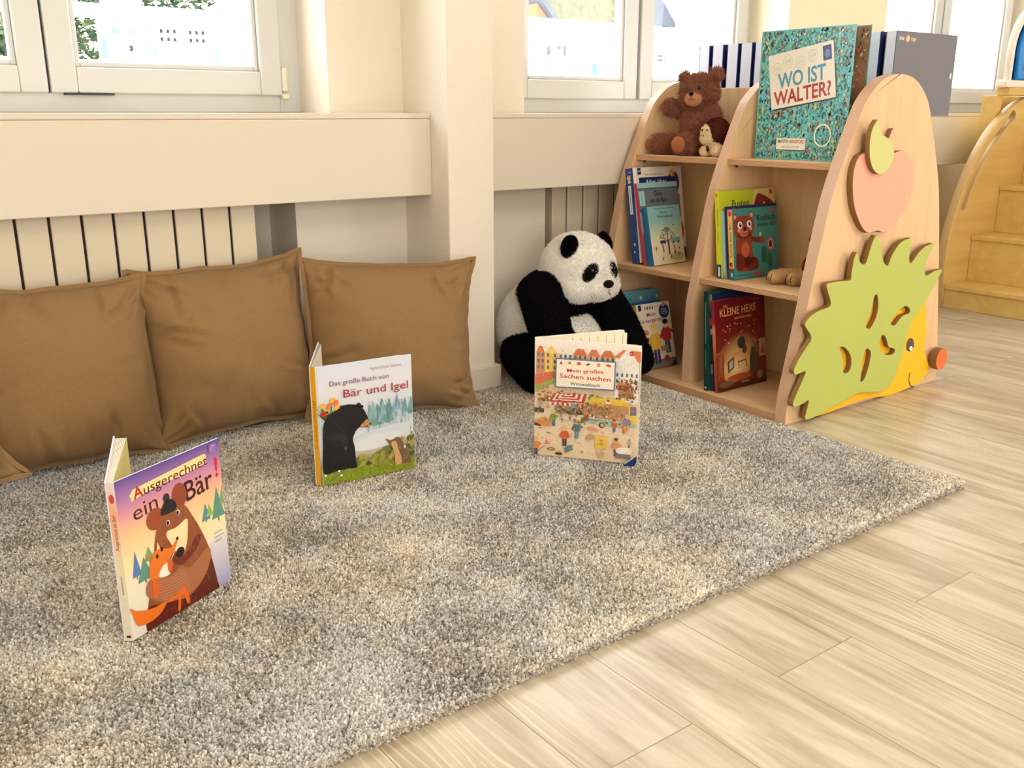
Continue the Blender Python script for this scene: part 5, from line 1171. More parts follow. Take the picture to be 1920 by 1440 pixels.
shelf_book('teal board book with a brown waving bear, front of its shelf beside the plush paws', 2.250, 1.864, .360, 7.8, .206, .212, .0185, rgb(62, 132, 124), rgb(238, 190, 96), art_little_bear, sp_little_bear, r=.006, yaw=-1.5)

shelf_book('thin dark green book standing against the divider board in the bottom compartment', 2.166, 1.872, .022, 4.4, .226, .308, .014, rgb(18, 70, 62), rgb(16, 58, 52), None, lambda A, t, h: (A.rect(0, 0, t, h, rgb(14, 52, 48)), A.layer().text('Der kleine Igel und die gro\u00dfe Welt', t * .72, h * .46, .0105, rgb(190, 200, 180), 'L', .006, PI / 2, width=h * .44) if False else A.layer().rect(t * .45, h * .48, t * .62, h * .90, rgb(150, 170, 150)), A.rect(t * .45, h * .22, t * .60, h * .43, rgb(110, 140, 124)), A.ell(t * .4, h * .03, t * .25, t * .25, rgb(210, 214, 206))))
shelf_book('dark blue book with a speckled spine between the green and the dark red book', 2.176, 1.856, .022, 5.6, .230, .300, .014, rgb(20, 34, 76), rgb(40, 50, 56), None, lambda A, t, h: (A.grad(0, 0, t, h, [(0, rgb(30, 60, 60)), (.3, rgb(24, 40, 44)), (.8, rgb(30, 44, 56)), (1, rgb(120, 130, 140))]), A.layer().ell(t * .5, h * .72, t * .5, .012, rgb(186, 40, 44)), A.ell(t * .5, h * .96, t * .4, .009, rgb(170, 110, 80)), A.ell(t * .6, h * .62, t * .3, .010, rgb(170, 160, 140)), A.rect(t * .3, h * .18, t * .9, h * .28, rgb(110, 120, 104))))
def art_witch(A, w, h):
    A.grad(0, 0, w, h, [(0, rgb(70, 26, 20)), (.08, rgb(110, 44, 26)), (.5, rgb(120, 34, 22)), (.75, rgb(112, 20, 24)), (1, rgb(104, 16, 28))])
    A.layer().ell(w * .42, h * .34, w * .46, h * .26, rgb(236, 196, 120), .3, 30, rgb(120, 36, 22)); A.layer().ell(w * .40, h * .24, w * .30, h * .16, rgb(248, 220, 160), .2, 26, rgb(214, 150, 84))
    A.layer()
    r = random.Random(9)
    for k in range(34): A.ell(w * r.uniform(.15, .85), h * r.uniform(.45, .74), .0022, .0022, r.choice([rgb(240, 190, 120), rgb(230, 150, 90), rgb(250, 220, 170)]), n=6)
    A.poly([(w * .02, h * .12), (w * .06, h * .12), (w * .06, h * .40), (w * .02, h * .40)], rgb(150, 70, 40)); A.poly([(0, h * .40), (w * .15, h * .42), (w * .15, h * .45), (0, h * .43)], rgb(170, 84, 46)); A.poly([(w * .10, h * .14), (w * .14, h * .14), (w * .14, h * .42), (w * .10, h * .42)], rgb(150, 70, 40))
    A.poly([(w * .66, h * .16), (w * .84, h * .16), (w * .82, h * .30), (w * .77, h * .42), (w * .70, h * .42), (w * .66, h * .30)], rgb(74, 70, 56)); A.rect(w * .86, h * .30, w * .99, h * .50, rgb(190, 150, 110)); A.layer().poly([(w * .88, h * .34), (w * .97, h * .32), (w * .95, h * .46)], rgb(150, 60, 40))
    A.poly([(w * .22, h * .18), (w * .34, h * .24), (w * .34, h * .36), (w * .21, h * .31)], rgb(70, 60, 50)); A.layer().poly([(w * .24, h * .21), (w * .32, h * .25), (w * .32, h * .33), (w * .24, h * .30)], rgb(190, 180, 150)); A.ell(w * .45, h * .12, w * .25, h * .04, rgb(176, 84, 40)); A.ell(w * .18, h * .07, w * .14, h * .035, rgb(120, 84, 60)); A.ell(w * .86, h * .10, w * .06, h * .05, rgb(150, 120, 96))
    A.line([(w * .42, h * .30), (w * .44, h * .22)], .003, rgb(110, 64, 36)); A.line([(w * .58, h * .30), (w * .60, h * .22)], .003, rgb(110, 64, 36)); A.line([(w * .42, h * .29), (w * .59, h * .30)], .004, rgb(120, 70, 40)); A.ell(w * .50, h * .50, w * .08, h * .07, rgb(64, 52, 60)); A.ell(w * .56, h * .42, w * .05, h * .05, rgb(110, 60, 44))
    A.layer().text('DIE', w * .17, h * .905, .014, rgb(206, 146, 90), 'L', .006); A.text('KLEINE HEXE', w * .10, h * .815, .034, rgb(216, 160, 96), 'L', .010, .02, width=w * .72); A.text('hat Geburtstag', w * .38, h * .765, .012, rgb(214, 170, 130), 'L', .002, .02, width=w * .34); A.text('Oetinger', w * .56, h * .050, .010, rgb(220, 180, 140), 'C', .006); A.line([(w * .74, h * .955), (w * .90, h * .958)], .0022, rgb(170, 110, 90))
shelf_book('dark red book with a glowing candle-lit picture in the bottom right compartment', 2.172, 1.835, .022, 7.6, .234, .283, .012, rgb(106, 22, 28), rgb(170, 84, 64), art_witch, lambda A, t, h: (A.grad(0, 0, t, h, [(0, rgb(150, 50, 44)), (.35, rgb(176, 80, 60)), (.7, rgb(214, 140, 96)), (.75, rgb(150, 50, 46)), (1, rgb(140, 40, 44))])))

def art_teal(A, w, h):
    A.rect(0, 0, w, h, rgb(80, 150, 160)); A.layer()
    for k in range(8): A.ell(w * (.1 + .12 * k), h * .90, .006, .006, [rgb(206, 70, 80), rgb(230, 200, 120), rgb(70, 110, 90)][k % 3], n=8)
shelf_book('sea-green book standing upright at the back of the lowest left compartment', 2.150, 2.268, .022, 5.0, .215, .238, .045, rgb(80, 150, 160), rgb(76, 140, 150), art_teal, lambda A, t, h: (A.rect(0, 0, t, h, rgb(74, 134, 140)), A.layer().ell(t * .3, h * .91, .006, .006, rgb(200, 80, 90), n=8), A.ell(t * .7, h * .90, .006, .006, rgb(60, 100, 80), n=8)))
def sp_round(c1):
    def f(A, t, h):
        A.rect(0, 0, t, h, c1); A.layer().ell(t * .5, h * .78, t * .46, .016, rgb(20, 34, 70)); A.ell(t * .5, h * .945, t * .40, .010, rgb(22, 40, 84)); A.layer().ell(t * .45, h * .83, t * .26, .006, rgb(210, 180, 80)); A.rect(t * .2, h * .765, t * .8, h * .785, rgb(150, 160, 180)); A.rect(t * .2, h * .60, t * .8, h * .66, rgb(190, 196, 200))
    return f
shelf_book('bright blue-spined thin book leaning beside the sea-green book', 2.160, 2.2165, .022, 13.6, .172, .212, .0185, rgb(60, 120, 170), rgb(40, 120, 190), None, sp_round(rgb(44, 124, 190)))
shelf_book('deep blue-spined thin book right behind the yellow-spined nursery book', 2.164, 2.1935, .022, 14.0, .165, .214, .0175, rgb(40, 90, 150), rgb(30, 96, 160), None, sp_round(rgb(34, 100, 166)))
def art_nursery(A, w, h):
    A.rect(0, 0, w, h, rgb(222, 208, 184)); A.layer().rect(w * .06, h * .90, w * .15, h * .99, rgb(26, 44, 84)); A.ell(w * .82, h * .855, w * .155, w * .165, rgb(26, 44, 84)); A.layer().ell(w * .82, h * .955, w * .06, w * .05, rgb(200, 130, 90)); A.text('Wieso?', w * .82, h * .875, .008, rgb(200, 206, 214), 'C', .006); A.text('Weshalb?', w * .82, h * .84, .008, rgb(200, 206, 214), 'C', .006); A.text('Warum?', w * .82, h * .805, .008, rgb(200, 206, 214), 'C', .006)
    for k, c in enumerate((rgb(190, 60, 60), rgb(40, 44, 50), rgb(40, 44, 50), rgb(40, 44, 50))): A.ell(w * (.26 + .075 * k), h * .93, .003, .007, c, n=8)
    A.line([(w * .56, h * .935), (w * .68, h * .94)], .002, rgb(160, 100, 80))
    A.text('Mein', w * .42, h * .80, .019, rgb(150, 26, 58), 'C', .012, .02, width=w * .27); A.text('Kindergarten', w * .40, h * .71, .019, rgb(150, 26, 58), 'C', .012, .03, width=w * .72)
    A.rect(0, 0, w, h * .12, rgb(120, 112, 106))
    for (x, y, s, c, l, hr) in ((.20, .07, .115, rgb(50, 80, 110), rgb(160, 70, 80), rgb(200, 130, 70)), (.45, .06, .135, rgb(226, 180, 60), rgb(60, 50, 90), rgb(230, 190, 100)), (.80, .20, .115, rgb(186, 50, 56), rgb(50, 70, 90), rgb(30, 26, 28))): A.layer(); fig(A, w * x, h * y, s, c, l, hr, arm=1)
    A.layer().ell(w * .72, h * .12, w * .08, h * .05, rgb(170, 50, 50)); A.rect(w * .58, h * .24, w * .80, h * .32, rgb(160, 130, 90)); A.poly([(w * .82, 0), (w, 0), (w, h * .10)], rgb(30, 66, 120))
shelf_book('white book with yellow spine and three children, front of the lowest left compartment', 2.168, 2.1505, .022, 14.6, .150, .218, .0225, rgb(222, 208, 184), rgb(232, 178, 40), art_nursery, lambda A, t, h: (A.rect(0, 0, t, h, rgb(236, 182, 44)), A.layer().ell(t * .06, h * .80, t * .18, .015, rgb(24, 36, 70)), A.rect(t * .4, 0, t * .46, h, rgb(206, 150, 30)), A.rect(0, 0, t, h * .10, rgb(226, 170, 44))), yaw=-2)

# ---- binders standing on the far-side top shelf
M_navy = plain('navy_binder_cover', rgb(26, 42, 104), 0.45, 0.4); M_binder_white = plain('white_binder_label', rgb(226, 229, 246), 0.5, 0.3); M_greyb = plain('grey_binder_cover', rgb(114, 110, 117), 0.55, 0.3, var=.02)  # bluish backlight is put into the label white
M_metal = plain('metal_eyelet', rgb(190, 180, 160), 0.3, 0.5, metal=.9)
def binder(label, X, Y, w, h, t, mat, spine_mat, logo=False, group=None, lean=0.0):
    root = thing('binder', label, 'binder', (X, Y, .8425), (0, math.radians(lean), 0), group=group)
    m = MB(); m.box(0, w, 0, .0028, 0, h); m.c = [(1, 1, 1, 1)] * len(m.f)
    if logo:
        A = Art(); c1 = rgb(226, 220, 216)
        A.text('kita', w * .045, h * .895, .0165, c1, 'L', .006); A.ell(w * .175, h * .913, .0095, .0095, rgb(226, 150, 70)); A.layer().ell(w * .182, h * .913, .005, .006, rgb(240, 190, 110)); A.text('tage', w * .225, h * .895, .0165, rgb(236, 196, 160), 'L', .006)
        A.into(m, MF(0), 1)
    f = build_colored(m, 'front_cover', [mat, M_print], root)
    if logo:
        k = MB(); q = (w * .945, h * .50)
        k.prism([(q[0] + .0055 * math.cos(2 * PI * i / 24), q[1] + .0095 * math.sin(2 * PI * i / 24)) for i in range(24)], lambda a, b: (a, -.0012, b), lambda a, b: (a, .001, b)); k.build('eyelet', M_metal, f)
    m = MB(); m.box(0, w, t - .0028, t, 0, h); m.build('back_cover', mat, root)
    m = MB(); m.box(0, .003, .0028, t - .0028, .001, h - .001); m.build('spine_label', spine_mat, root)
    m = MB(); m.box(.006, w - .012, .006, t - .006, .002, h - .012); m.build('paper_stack', M_paper, root)
    return root
ys = [2.300, 2.240, 2.176, 2.118, 2.060]
lab = ['behind the teddy bear\'s left ear, leftmost of the row', 'second from the left in the row', 'middle one of the five left of the teal book', 'fourth from the left in the row', 'just left of the teal book, last before it']
for i, y in enumerate(ys):
    binder('white-spined navy binder ' + lab[i], 2.570, y, .225, .230, .047, M_navy, M_binder_white, group='navy binders along the top of the bookcase')
binder('white-spined navy binder just right of the teal book', 2.570, 1.722, .225, .232, .048, M_navy, M_binder_white, group='navy binders along the top of the bookcase')
binder('white-edged navy binder hidden mostly behind the grey one', 2.570, 1.656, .225, .234, .050, M_navy, M_binder_white, group='navy binders along the top of the bookcase')
binder('wide grey binder with a small printed logo and an eyelet, behind the bookcase\'s rounded side', 2.570, 1.606, .325, .234, .034, M_greyb, M_binder_white, logo=True)

# ------------------------------------------------------------------ plush animals
def plush(name, prims, parent, voxel, mat, smooth_it=6):
    """prims: ('e', centre, radii, colour[, z-rotation]) or ('c', [points], [radii], colour): fused into ONE surface coloured by the nearest form"""
    mb = MB()
    for p in prims:
        if p[0] == 'e':
            M = Matrix.Rotation(math.radians(p[4]), 4, 'Z') if len(p) > 4 else None
            mb.ell(p[1], p[2], 0, M, 28, 18)
        else:
            pts, rad = p[1], p[2]
            for a, b, ra, rb in zip(pts[:-1], pts[1:], rad[:-1], rad[1:]):
                A, B = Vector(a), Vector(b)
                for k in range(7): mb.ell(A.lerp(B, k / 6), [ra + (rb - ra) * k / 6] * 3, 0, None, 20, 12)
    o = mb.build(name, None)
    r = o.modifiers.new('r', 'REMESH'); r.mode = 'VOXEL'; r.voxel_size = voxel; r.use_smooth_shade = True
    s = o.modifiers.new('s', 'SMOOTH'); s.iterations = smooth_it; s.factor = .5
    dg = bpy.context.evaluated_depsgraph_get()
    me = bpy.data.meshes.new_from_object(o.evaluated_get(dg))
    old = o.data; bpy.data.objects.remove(o); bpy.data.meshes.remove(old)
    me.name = name
    n = len(me.vertices); co = np.empty(n * 3, np.float32); me.vertices.foreach_get('co', co); co = co.reshape(-1, 3)
    best = np.full(n, 1e9); col = np.ones((n, 4), np.float32)
    for p in prims:
        if p[0] == 'e':
            q = co - np.array(p[1])
            if len(p) > 4:
                a = math.radians(-p[4]); q = np.stack([q[:, 0] * math.cos(a) - q[:, 1] * math.sin(a), q[:, 0] * math.sin(a) + q[:, 1] * math.cos(a), q[:, 2]], 1)
            d = (np.linalg.norm(q / np.array(p[2]), axis=1) - 1) * min(p[2])
        else:
            d = np.full(n, 1e9)
            for a, b, ra, rb in zip(p[1][:-1], p[1][1:], p[2][:-1], p[2][1:]):
                A, B = np.array(a), np.array(b); ab = B - A
                t = np.clip(((co - A) @ ab) / (ab @ ab), 0, 1)
                d = np.minimum(d, np.linalg.norm(co - A - t[:, None] * ab, axis=1) - (ra + (rb - ra) * t))
        k = d < best; best[k] = d[k]; col[k] = p[3]
    ca = me.color_attributes.new('Col', 'FLOAT_COLOR', 'POINT'); ca.data.foreach_set('color', col.ravel())
    me.materials.clear()
    return link(name, me, mat, parent), col
def fur(o, n, length, radius, mat, curl=0.0, droop=0.3, jit=.35, dark=.75, seed=0, skip=None):
    """short pile growing out of a mesh, coloured like the surface below it"""
    me = o.data; me.calc_loop_triangles()
    T = np.array([t.vertices[:] for t in me.loop_triangles]); nv = len(me.vertices)
    co = np.empty(nv * 3, np.float32); me.vertices.foreach_get('co', co); co = co.reshape(-1, 3)
    no = np.empty(nv * 3, np.float32); me.vertices.foreach_get('normal', no); no = no.reshape(-1, 3)
    cl = np.empty(nv * 4, np.float32); me.attributes['Col'].data.foreach_get('color', cl); cl = cl.reshape(-1, 4)[:, :3]
    rng = np.random.default_rng(seed)
    a, b, c = co[T[:, 0]], co[T[:, 1]], co[T[:, 2]]
    ar = np.linalg.norm(np.cross(b - a, c - a), axis=1)
    ti = rng.choice(len(T), n, p=ar / ar.sum())
    u, v = rng.random(n), rng.random(n); f = u + v > 1; u[f], v[f] = 1 - u[f], 1 - v[f]
    w = 1 - u - v
    mix = lambda X: X[T[ti, 0]] * w[:, None] + X[T[ti, 1]] * u[:, None] + X[T[ti, 2]] * v[:, None]
    P, N, C = mix(co), mix(no), cl[T[ti, 0]]
    d = N + rng.normal(0, jit, (n, 3)) + np.array([0, 0, -droop]); d /= np.linalg.norm(d, axis=1, keepdims=True)
    cu = rng.normal(0, curl, (n, 3)) if curl else None
    tint = C * rng.uniform(dark, 1.08, (n, 1))
    return hair(o.name.split('.')[0] + '_fur', P - N * .0005, d, length * rng.uniform(.7, 1.2, n), np.full(n, radius), tint, mat, o, 4 if curl else 3, cu)
M_fur = hair_mat('plush_pile', 0.85)
M_plush = attr_mat('plush_fabric', 0.95, 0.05)
M_bead = plain('black_bead_eye', rgb(14, 12, 12), 0.12, 0.7)
M_black = plain('black_velvet', rgb(16, 15, 18), 0.9, 0.1, sheen=.1)
M_thread = plain('dark_stitching', rgb(50, 26, 20), 0.8, 0.1)
def loc(root, p): return tuple(Vector(p) - Vector(root.location))
def rel(root, prims):
    out = []
    for p in prims:
        if p[0] == 'e': out.append(('e', loc(root, p[1])) + tuple(p[2:]))
        else: out.append(('c', [loc(root, q) for q in p[1]]) + tuple(p[2:]))
    return out
def patch(name, root, c, r, mat, nrm=None, parent=None, roll=0.0):
    m = MB(); M = None
    if nrm is not None: M = Vector(nrm).to_track_quat('Z', 'Y').to_matrix().to_4x4() @ Matrix.Rotation(math.radians(roll), 4, 'Z')
    m.ell(loc(root, c), r, 0, M, 24, 14)
    o = m.build(name, mat, parent or root, smooth=True)
    return o
def colour_all(o, c):
    ca = o.data.color_attributes.new('Col', 'FLOAT_COLOR', 'POINT'); ca.data.foreach_set('color', list(c) * len(o.data.vertices))

# panda, sitting on the rug between pillar and bookcase
panda = thing('plush_panda', 'large black and white plush panda sitting on the rug between pillar and bookcase', 'plush toy', (1.93, 2.32, .022))
WH, BK = rgb(253, 249, 240), rgb(15, 14, 17)
HC = Vector((1.975, 2.275, .372))
body, _ = plush('body', rel(panda, [
    ('e', (1.910, 2.375, .170), (.150, .140, .158), WH), ('e', (1.955, 2.290, .150), (.110, .110, .090), WH),
    ('e', (1.945, 2.325, .290), (.148, .122, .082), BK),
    ('e', HC, (.113, .128, .113), WH),
    ('e', HC + Vector((0, -.088, -.042)), (.056, .060, .047), WH),
    ('e', HC + Vector((-.05, -.06, -.045)), (.055, .055, .050), WH), ('e', HC + Vector((.05, -.06, -.045)), (.055, .055, .050), WH),
    ('c', [(1.835, 2.285, .300), (1.800, 2.190, .190), (1.830, 2.090, .085)], [.070, .062, .050], BK),
    ('c', [(2.045, 2.265, .295), (2.070, 2.175, .195), (2.075, 2.085, .095)], [.066, .058, .046], BK),
    ('c', [(1.820, 2.330, .105), (1.775, 2.200, .083), (1.760, 2.145, .086)], [.088, .080, .066], BK),
    ('c', [(2.005, 2.330, .100), (2.030, 2.200, .080), (2.040, 2.150, .084)], [.085, .072, .064], BK),
]), panda, .006, M_plush, 8)
fur(body, 90000, .0085, .00055, M_fur, droop=.45, jit=.3, dark=.97, seed=1)
for sx, yy in ((-1, -.048), (1, -.040)):
    c = HC + Vector((sx * .078, yy, .082))
    e = patch('ear', panda, c, (.022, .033, .014), M_plush, (sx * .30, -.85, .25), roll=sx * 24); colour_all(e, BK); fur(e, 5000, .007, .0005, M_fur, seed=3)
    c = HC + Vector((sx * .046, -.112, .006))
    e = patch('eye_patch', panda, c, (.0195, .0325, .011), M_plush, (sx * .45, -1, .1), roll=sx * 38); colour_all(e, BK); fur(e, 1500, .004, .0005, M_fur, seed=4)
    e2 = patch('eye', panda, HC + Vector((sx * .046, -.1235, .013)), (.0075, .0075, .005), M_bead, (sx * .35, -1, .1))
patch('nose', panda, HC + Vector((0, -.147, -.030)), (.020, .013, .010), M_black, (0, -1, .35))
m = MB(); q = [loc(panda, HC + Vector(p)) for p in ((0, -.1495, -.040), (0, -.150, -.058), (.012, -.146, -.064))]; m.tube(q, .0012); m.build('mouth', M_thread, panda)

# brown teddy with a raised arm on the top shelf
teddy = thing('teddy_bear', 'curly brown teddy bear sitting on the top shelf with one arm raised', 'plush toy', (2.42, 2.20, .7175))
TB, TM, TS = rgb(170, 112, 88), rgb(190, 130, 94), rgb(166, 100, 64)
TH = Vector((2.420, 2.200, .917)); tf = Vector((-.94, -.34, 0)); tr = Vector((.34, -.94, 0))
tb, _ = plush('body', rel(teddy, [
    ('e', TH, (.058, .061, .054), TB, 20),
    ('e', (2.432, 2.198, .800), (.060, .066, .078), TB),
    ('c', [(2.435, 2.235, .748), (2.365, 2.312, .750)], [.030, .0315], TB),
    ('c', [(2.435, 2.180, .748), (2.352, 2.190, .751)], [.030, .0330], TB),
    ('c', [(2.432, 2.245, .852), (2.400, 2.308, .870)], [.024, .0245], TB),
    ('c', [(2.428, 2.148, .850), (2.398, 2.108, .790)], [.025, .0260], TB),
    ('e', TH + tr * -.058 + Vector((.005, 0, .046)), (.015, .017, .017), TB), ('e', TH + tr * .052 + Vector((.005, 0, .054)), (.016, .018, .020), TB),
]), teddy, .0035, M_plush, 4)
fur(tb, 42000, .0075, .0006, M_fur, curl=.55, droop=.1, jit=.6, dark=.6, seed=5)
mz = patch('muzzle', teddy, TH + tf * .047 + Vector((0, 0, -.019)), (.031, .027, .021), M_plush, tf); colour_all(mz, TM)
patch('nose', teddy, TH + tf * .069 + Vector((0, 0, -.006)), (.0075, .0065, .005), M_black, tf)
m = MB(); mp = lambda a, b, c: loc(teddy, TH + tf * a + tr * b + Vector((0, 0, c)))
m.tube([mp(.0695, 0, -.012), mp(.0698, 0, -.022)], .0008); m.tube([mp(.066, -.012, -.021), mp(.0695, -.006, -.024), mp(.0698, 0, -.022), mp(.0695, .007, -.026), mp(.066, .014, -.023)], .0008); m.build('mouth', M_thread, teddy)
for s in (-1, 1): patch('eye', teddy, TH + tf * .0555 + tr * (s * .0205) + Vector((0, 0, .012)), (.0062, .0062, .005), M_bead, tf)
for c, nn in (((2.344, 2.331, .752), (-.72, -.10, .05)), ((2.318, 2.188, .753), (-1, -.25, .05))):
    nn = Vector(nn); p = patch('foot_pad', teddy, Vector(c) + nn.normalized() * .0, (.025, .026, .009), M_plush, nn); colour_all(p, TS)

# small monkey tucked beside the teddy
monk = thing('plush_monkey', 'small brown monkey plush with a cream face sitting against the teddy bear', 'plush toy', (2.375, 2.075, .7175))
MC, MBR = rgb(246, 222, 178), rgb(92, 46, 32)
MH = Vector((2.378, 2.080, .796)); mf = Vector((-.95, -.05, 0)).normalized(); mr = Vector((.05, -.95, 0)).normalized()
mk, _ = plush('body', rel(monk, [
    ('e', MH, (.040, .042, .041), MBR), ('e', MH + mf * .016 + mr * -.012 + Vector((0, 0, -.006)), (.0315, .030, .031), MC), ('e', MH + mf * .028 + mr * -.014 + Vector((0, 0, -.022)), (.021, .025, .019), MC),
    ('e', (2.385, 2.078, .745), (.027, .030, .030), MBR), ('e', (2.366, 2.076, .745), (.018, .022, .026), MC),
    ('c', [(2.380, 2.060, .735), (2.352, 2.050, .737)], [.017, .0195], MC), ('c', [(2.380, 2.095, .735), (2.354, 2.104, .734)], [.015, .0165], MC), ('c', [(2.370, 2.092, .755), (2.352, 2.088, .742)], [.009, .008], MBR),
]), monk, .0028, M_plush, 4)
fur(mk, 14000, .0032, .0005, M_fur, curl=.2, droop=.1, jit=.4, dark=.7, seed=8)
for s in (-1, 1): patch('eye', monk, MH + mf * .047 + mr * (s * .0095 - .012) + Vector((0, 0, .004)), (.0028, .0036, .0025), M_bead, mf)
patch('nose', monk, MH + mf * .0495 + mr * -.014 + Vector((0, 0, -.013)), (.0022, .0016, .0015), M_thread, mf)

# beige paws of a plush lying behind the hedgehog side on the middle shelf
paws = thing('plush_dog', 'sandy plush animal with stitched paws, mostly hidden behind the hedgehog side on the middle shelf', 'plush toy', (2.38, 1.69, .3605))
PC, PD = rgb(206, 166, 118), rgb(120, 62, 40)
pb, _ = plush('body', rel(paws, [
    ('e', (2.405, 1.676, .408), (.050, .050, .048), PD), ('e', (2.410, 1.672, .485), (.042, .042, .040), PD), ('e', (2.385, 1.676, .476), (.026, .028, .022), PC),
    ('c', [(2.390, 1.712, .384), (2.322, 1.748, .383)], [.022, .0225], PC), ('e', (2.303, 1.754, .382), (.030, .022, .0205), PC),
    ('c', [(2.390, 1.668, .382), (2.335, 1.694, .382)], [.020, .0205], PC), ('e', (2.318, 1.702, .3815), (.022, .019, .0205), PC),
]), paws, .003, M_plush, 5)
fur(pb, 14000, .003, .00045, M_fur, droop=.1, dark=.75, seed=9)
m = MB()
for (cx_, cy_) in ((2.276, 1.756), (2.299, 1.704)):
    for k in (-.008, 0, .008): m.tube([loc(paws, (cx_ - .0005, cy_ + k, .372)), loc(paws, (cx_ - .003, cy_ + k, .381)), loc(paws, (cx_ + .004, cy_ + k, .394))], .0010)
m.build('toe_stitching', M_thread, paws)

# ------------------------------------------------------------------ wooden play stairs with an arched, slotted side
M_maple = wood('varnished_maple', rgb(218, 180, 104), rgb(228, 194, 120), 'X', 0.45, 3.0, 8.0)
M_maple_e = ply_edge('maple_edge', 'Y', rgb(190, 150, 96), rgb(232, 200, 146))
SX, SY = 4.75, 1.80
st = thing('play_stairs', 'golden wooden play stairs with an arched slotted side panel, at the right edge', 'stairs', (SX, SY, 0))
arc = [(4.1218, 0.0054), (4.1066, 0.0885), (4.0922, 0.1872), (4.0946, 0.2710), (4.1073, 0.3485), (4.1438, 0.4570), (4.1967, 0.5713), (4.2654, 0.6783), (4.3527, 0.7717), (4.4323, 0.8291), (4.5159, 0.8781), (4.6059, 0.9114)]
arc = [(arc[0][0], 0.0)] + arc + [(4.66, .9245), (4.80, .9285), (5.05, .900), (5.60, .900)]
outl = spline(arc, 5, closed=False) + [(5.60, 0.0)]
slot_o = [(4.1710, 0.4390), (4.1811, 0.4714), (4.2173, 0.5448), (4.2733, 0.6315), (4.3334, 0.7046), (4.4026, 0.7642), (4.4621, 0.8104), (4.5045, 0.8500), (4.5250, 0.8641)]
slot_i = [(4.5485, 0.8524), (4.5506, 0.8288), (4.5043, 0.8007), (4.4527, 0.7589), (4.3861, 0.7036), (4.3194, 0.6348), (4.2686, 0.5614), (4.2322, 0.4876), (4.2130, 0.4365), (4.1927, 0.4259)]
slot = spline(slot_o + slot_i, 5)
def SP(y0, y1, out, holes, name):
    o = plate(name, [(x - SX, z) for x, z in out], [[(x - SX, z) for x, z in h] for h in holes], y0 - SY, y1 - SY, [M_maple, M_maple_e], st, bevel=.003)
    return o
SP(2.200, 2.240, outl, [slot], 'side_panel')
SP(1.370, 1.396, outl, [slot], 'side_panel')
zs = [.106, .315, .530, .745]; xs_ = [4.112, 4.296, 4.492, 4.690, 4.888]
for i, z in enumerate(zs):
    m = MB(); m.box(xs_[i] - .006 - SX, 5.595 - SX, 1.397 - SY, 2.199 - SY, z - .022, z); m.build('tread', M_maple, st, bevel=.003)
    m = MB(); m.box(xs_[i] + .004 - SX, xs_[i] + .022 - SX, 1.397 - SY, 2.199 - SY, (zs[i - 1] if i else 0.0), z - .0225); m.build('riser', M_maple, st, bevel=.002)
m = MB(); m.box(4.46 - SX, 5.60 - SX, 2.200 - SY, 2.262 - SY, .930, .962); m.build('ledge', M_maple, st, bevel=.003)
m = MB(); m.box(4.44 - SX, 4.49 - SX, 2.242 - SY, 2.31 - SY, .0, .929); m.build('post', M_maple, st, bevel=.003)
m = MB(); m.box(4.49 - SX, 5.60 - SX, 2.31 - SY, 2.332 - SY, 0, .929); m.build('rear_panel', M_maple, st, bevel=.003)

# white and blue toy with an arched front on the ledge of the stairs
M_toyw = plain('white_toy_plastic', rgb(246, 236, 222), 0.3, 0.5); M_toyb = plain('dark_blue_plastic', rgb(30, 84, 150), 0.35, 0.5); M_toyc = plain('bright_blue_plastic', rgb(30, 140, 226), 0.3, 0.5); M_toyd = plain('grey_blue_panel', rgb(70, 96, 126), 0.4)
TX, TY = 4.752, 2.232
toy = thing('toy_console', 'white arched toy with bright blue front, standing on the ledge of the wooden stairs', 'toy', (TX, TY, .9625))
def arch(x0, x1, z0, zt, r, n=10):
    """box outline with rounded upper corners"""
    o = [(x0, z0)]
    o += [(x0 + r - r * math.cos(PI / 2 * k / n), zt - r + r * math.sin(PI / 2 * k / n)) for k in range(n + 1)]
    o += [(x1 - r + r * math.sin(PI / 2 * k / n), zt - r + r * math.cos(PI / 2 * k / n)) for k in range(n + 1)]
    return o + [(x1, z0)]
a0, a1 = arch(-.28, .28, .03, .36, .20), arch(-.262, .262, .03, .342, .187)
m = MB(); m.box(-.315, .295, -.030, .028, 0, .034); m.build('base', M_toyw, toy, bevel=.008)
plate('housing', a0, [a1[:1] + [(x, z) for x, z in a1[1:-1]] + a1[-1:]], -.016, .012, [M_toyw, M_toyw], toy, bevel=.004)
plate('back', a1, [], -.003, .010, [M_toyb, M_toyb], toy)
plate('frame', arch(-.235, .235, .035, .31, .15), [arch(-.185, .185, .075, .265, .11)], -.03, -.005, [M_toyc, M_toyc], toy, bevel=.008)
plate('screen', arch(-.185, .185, .075, .265, .11), [], -.012, -.005, [M_toyd, M_toyd], toy)

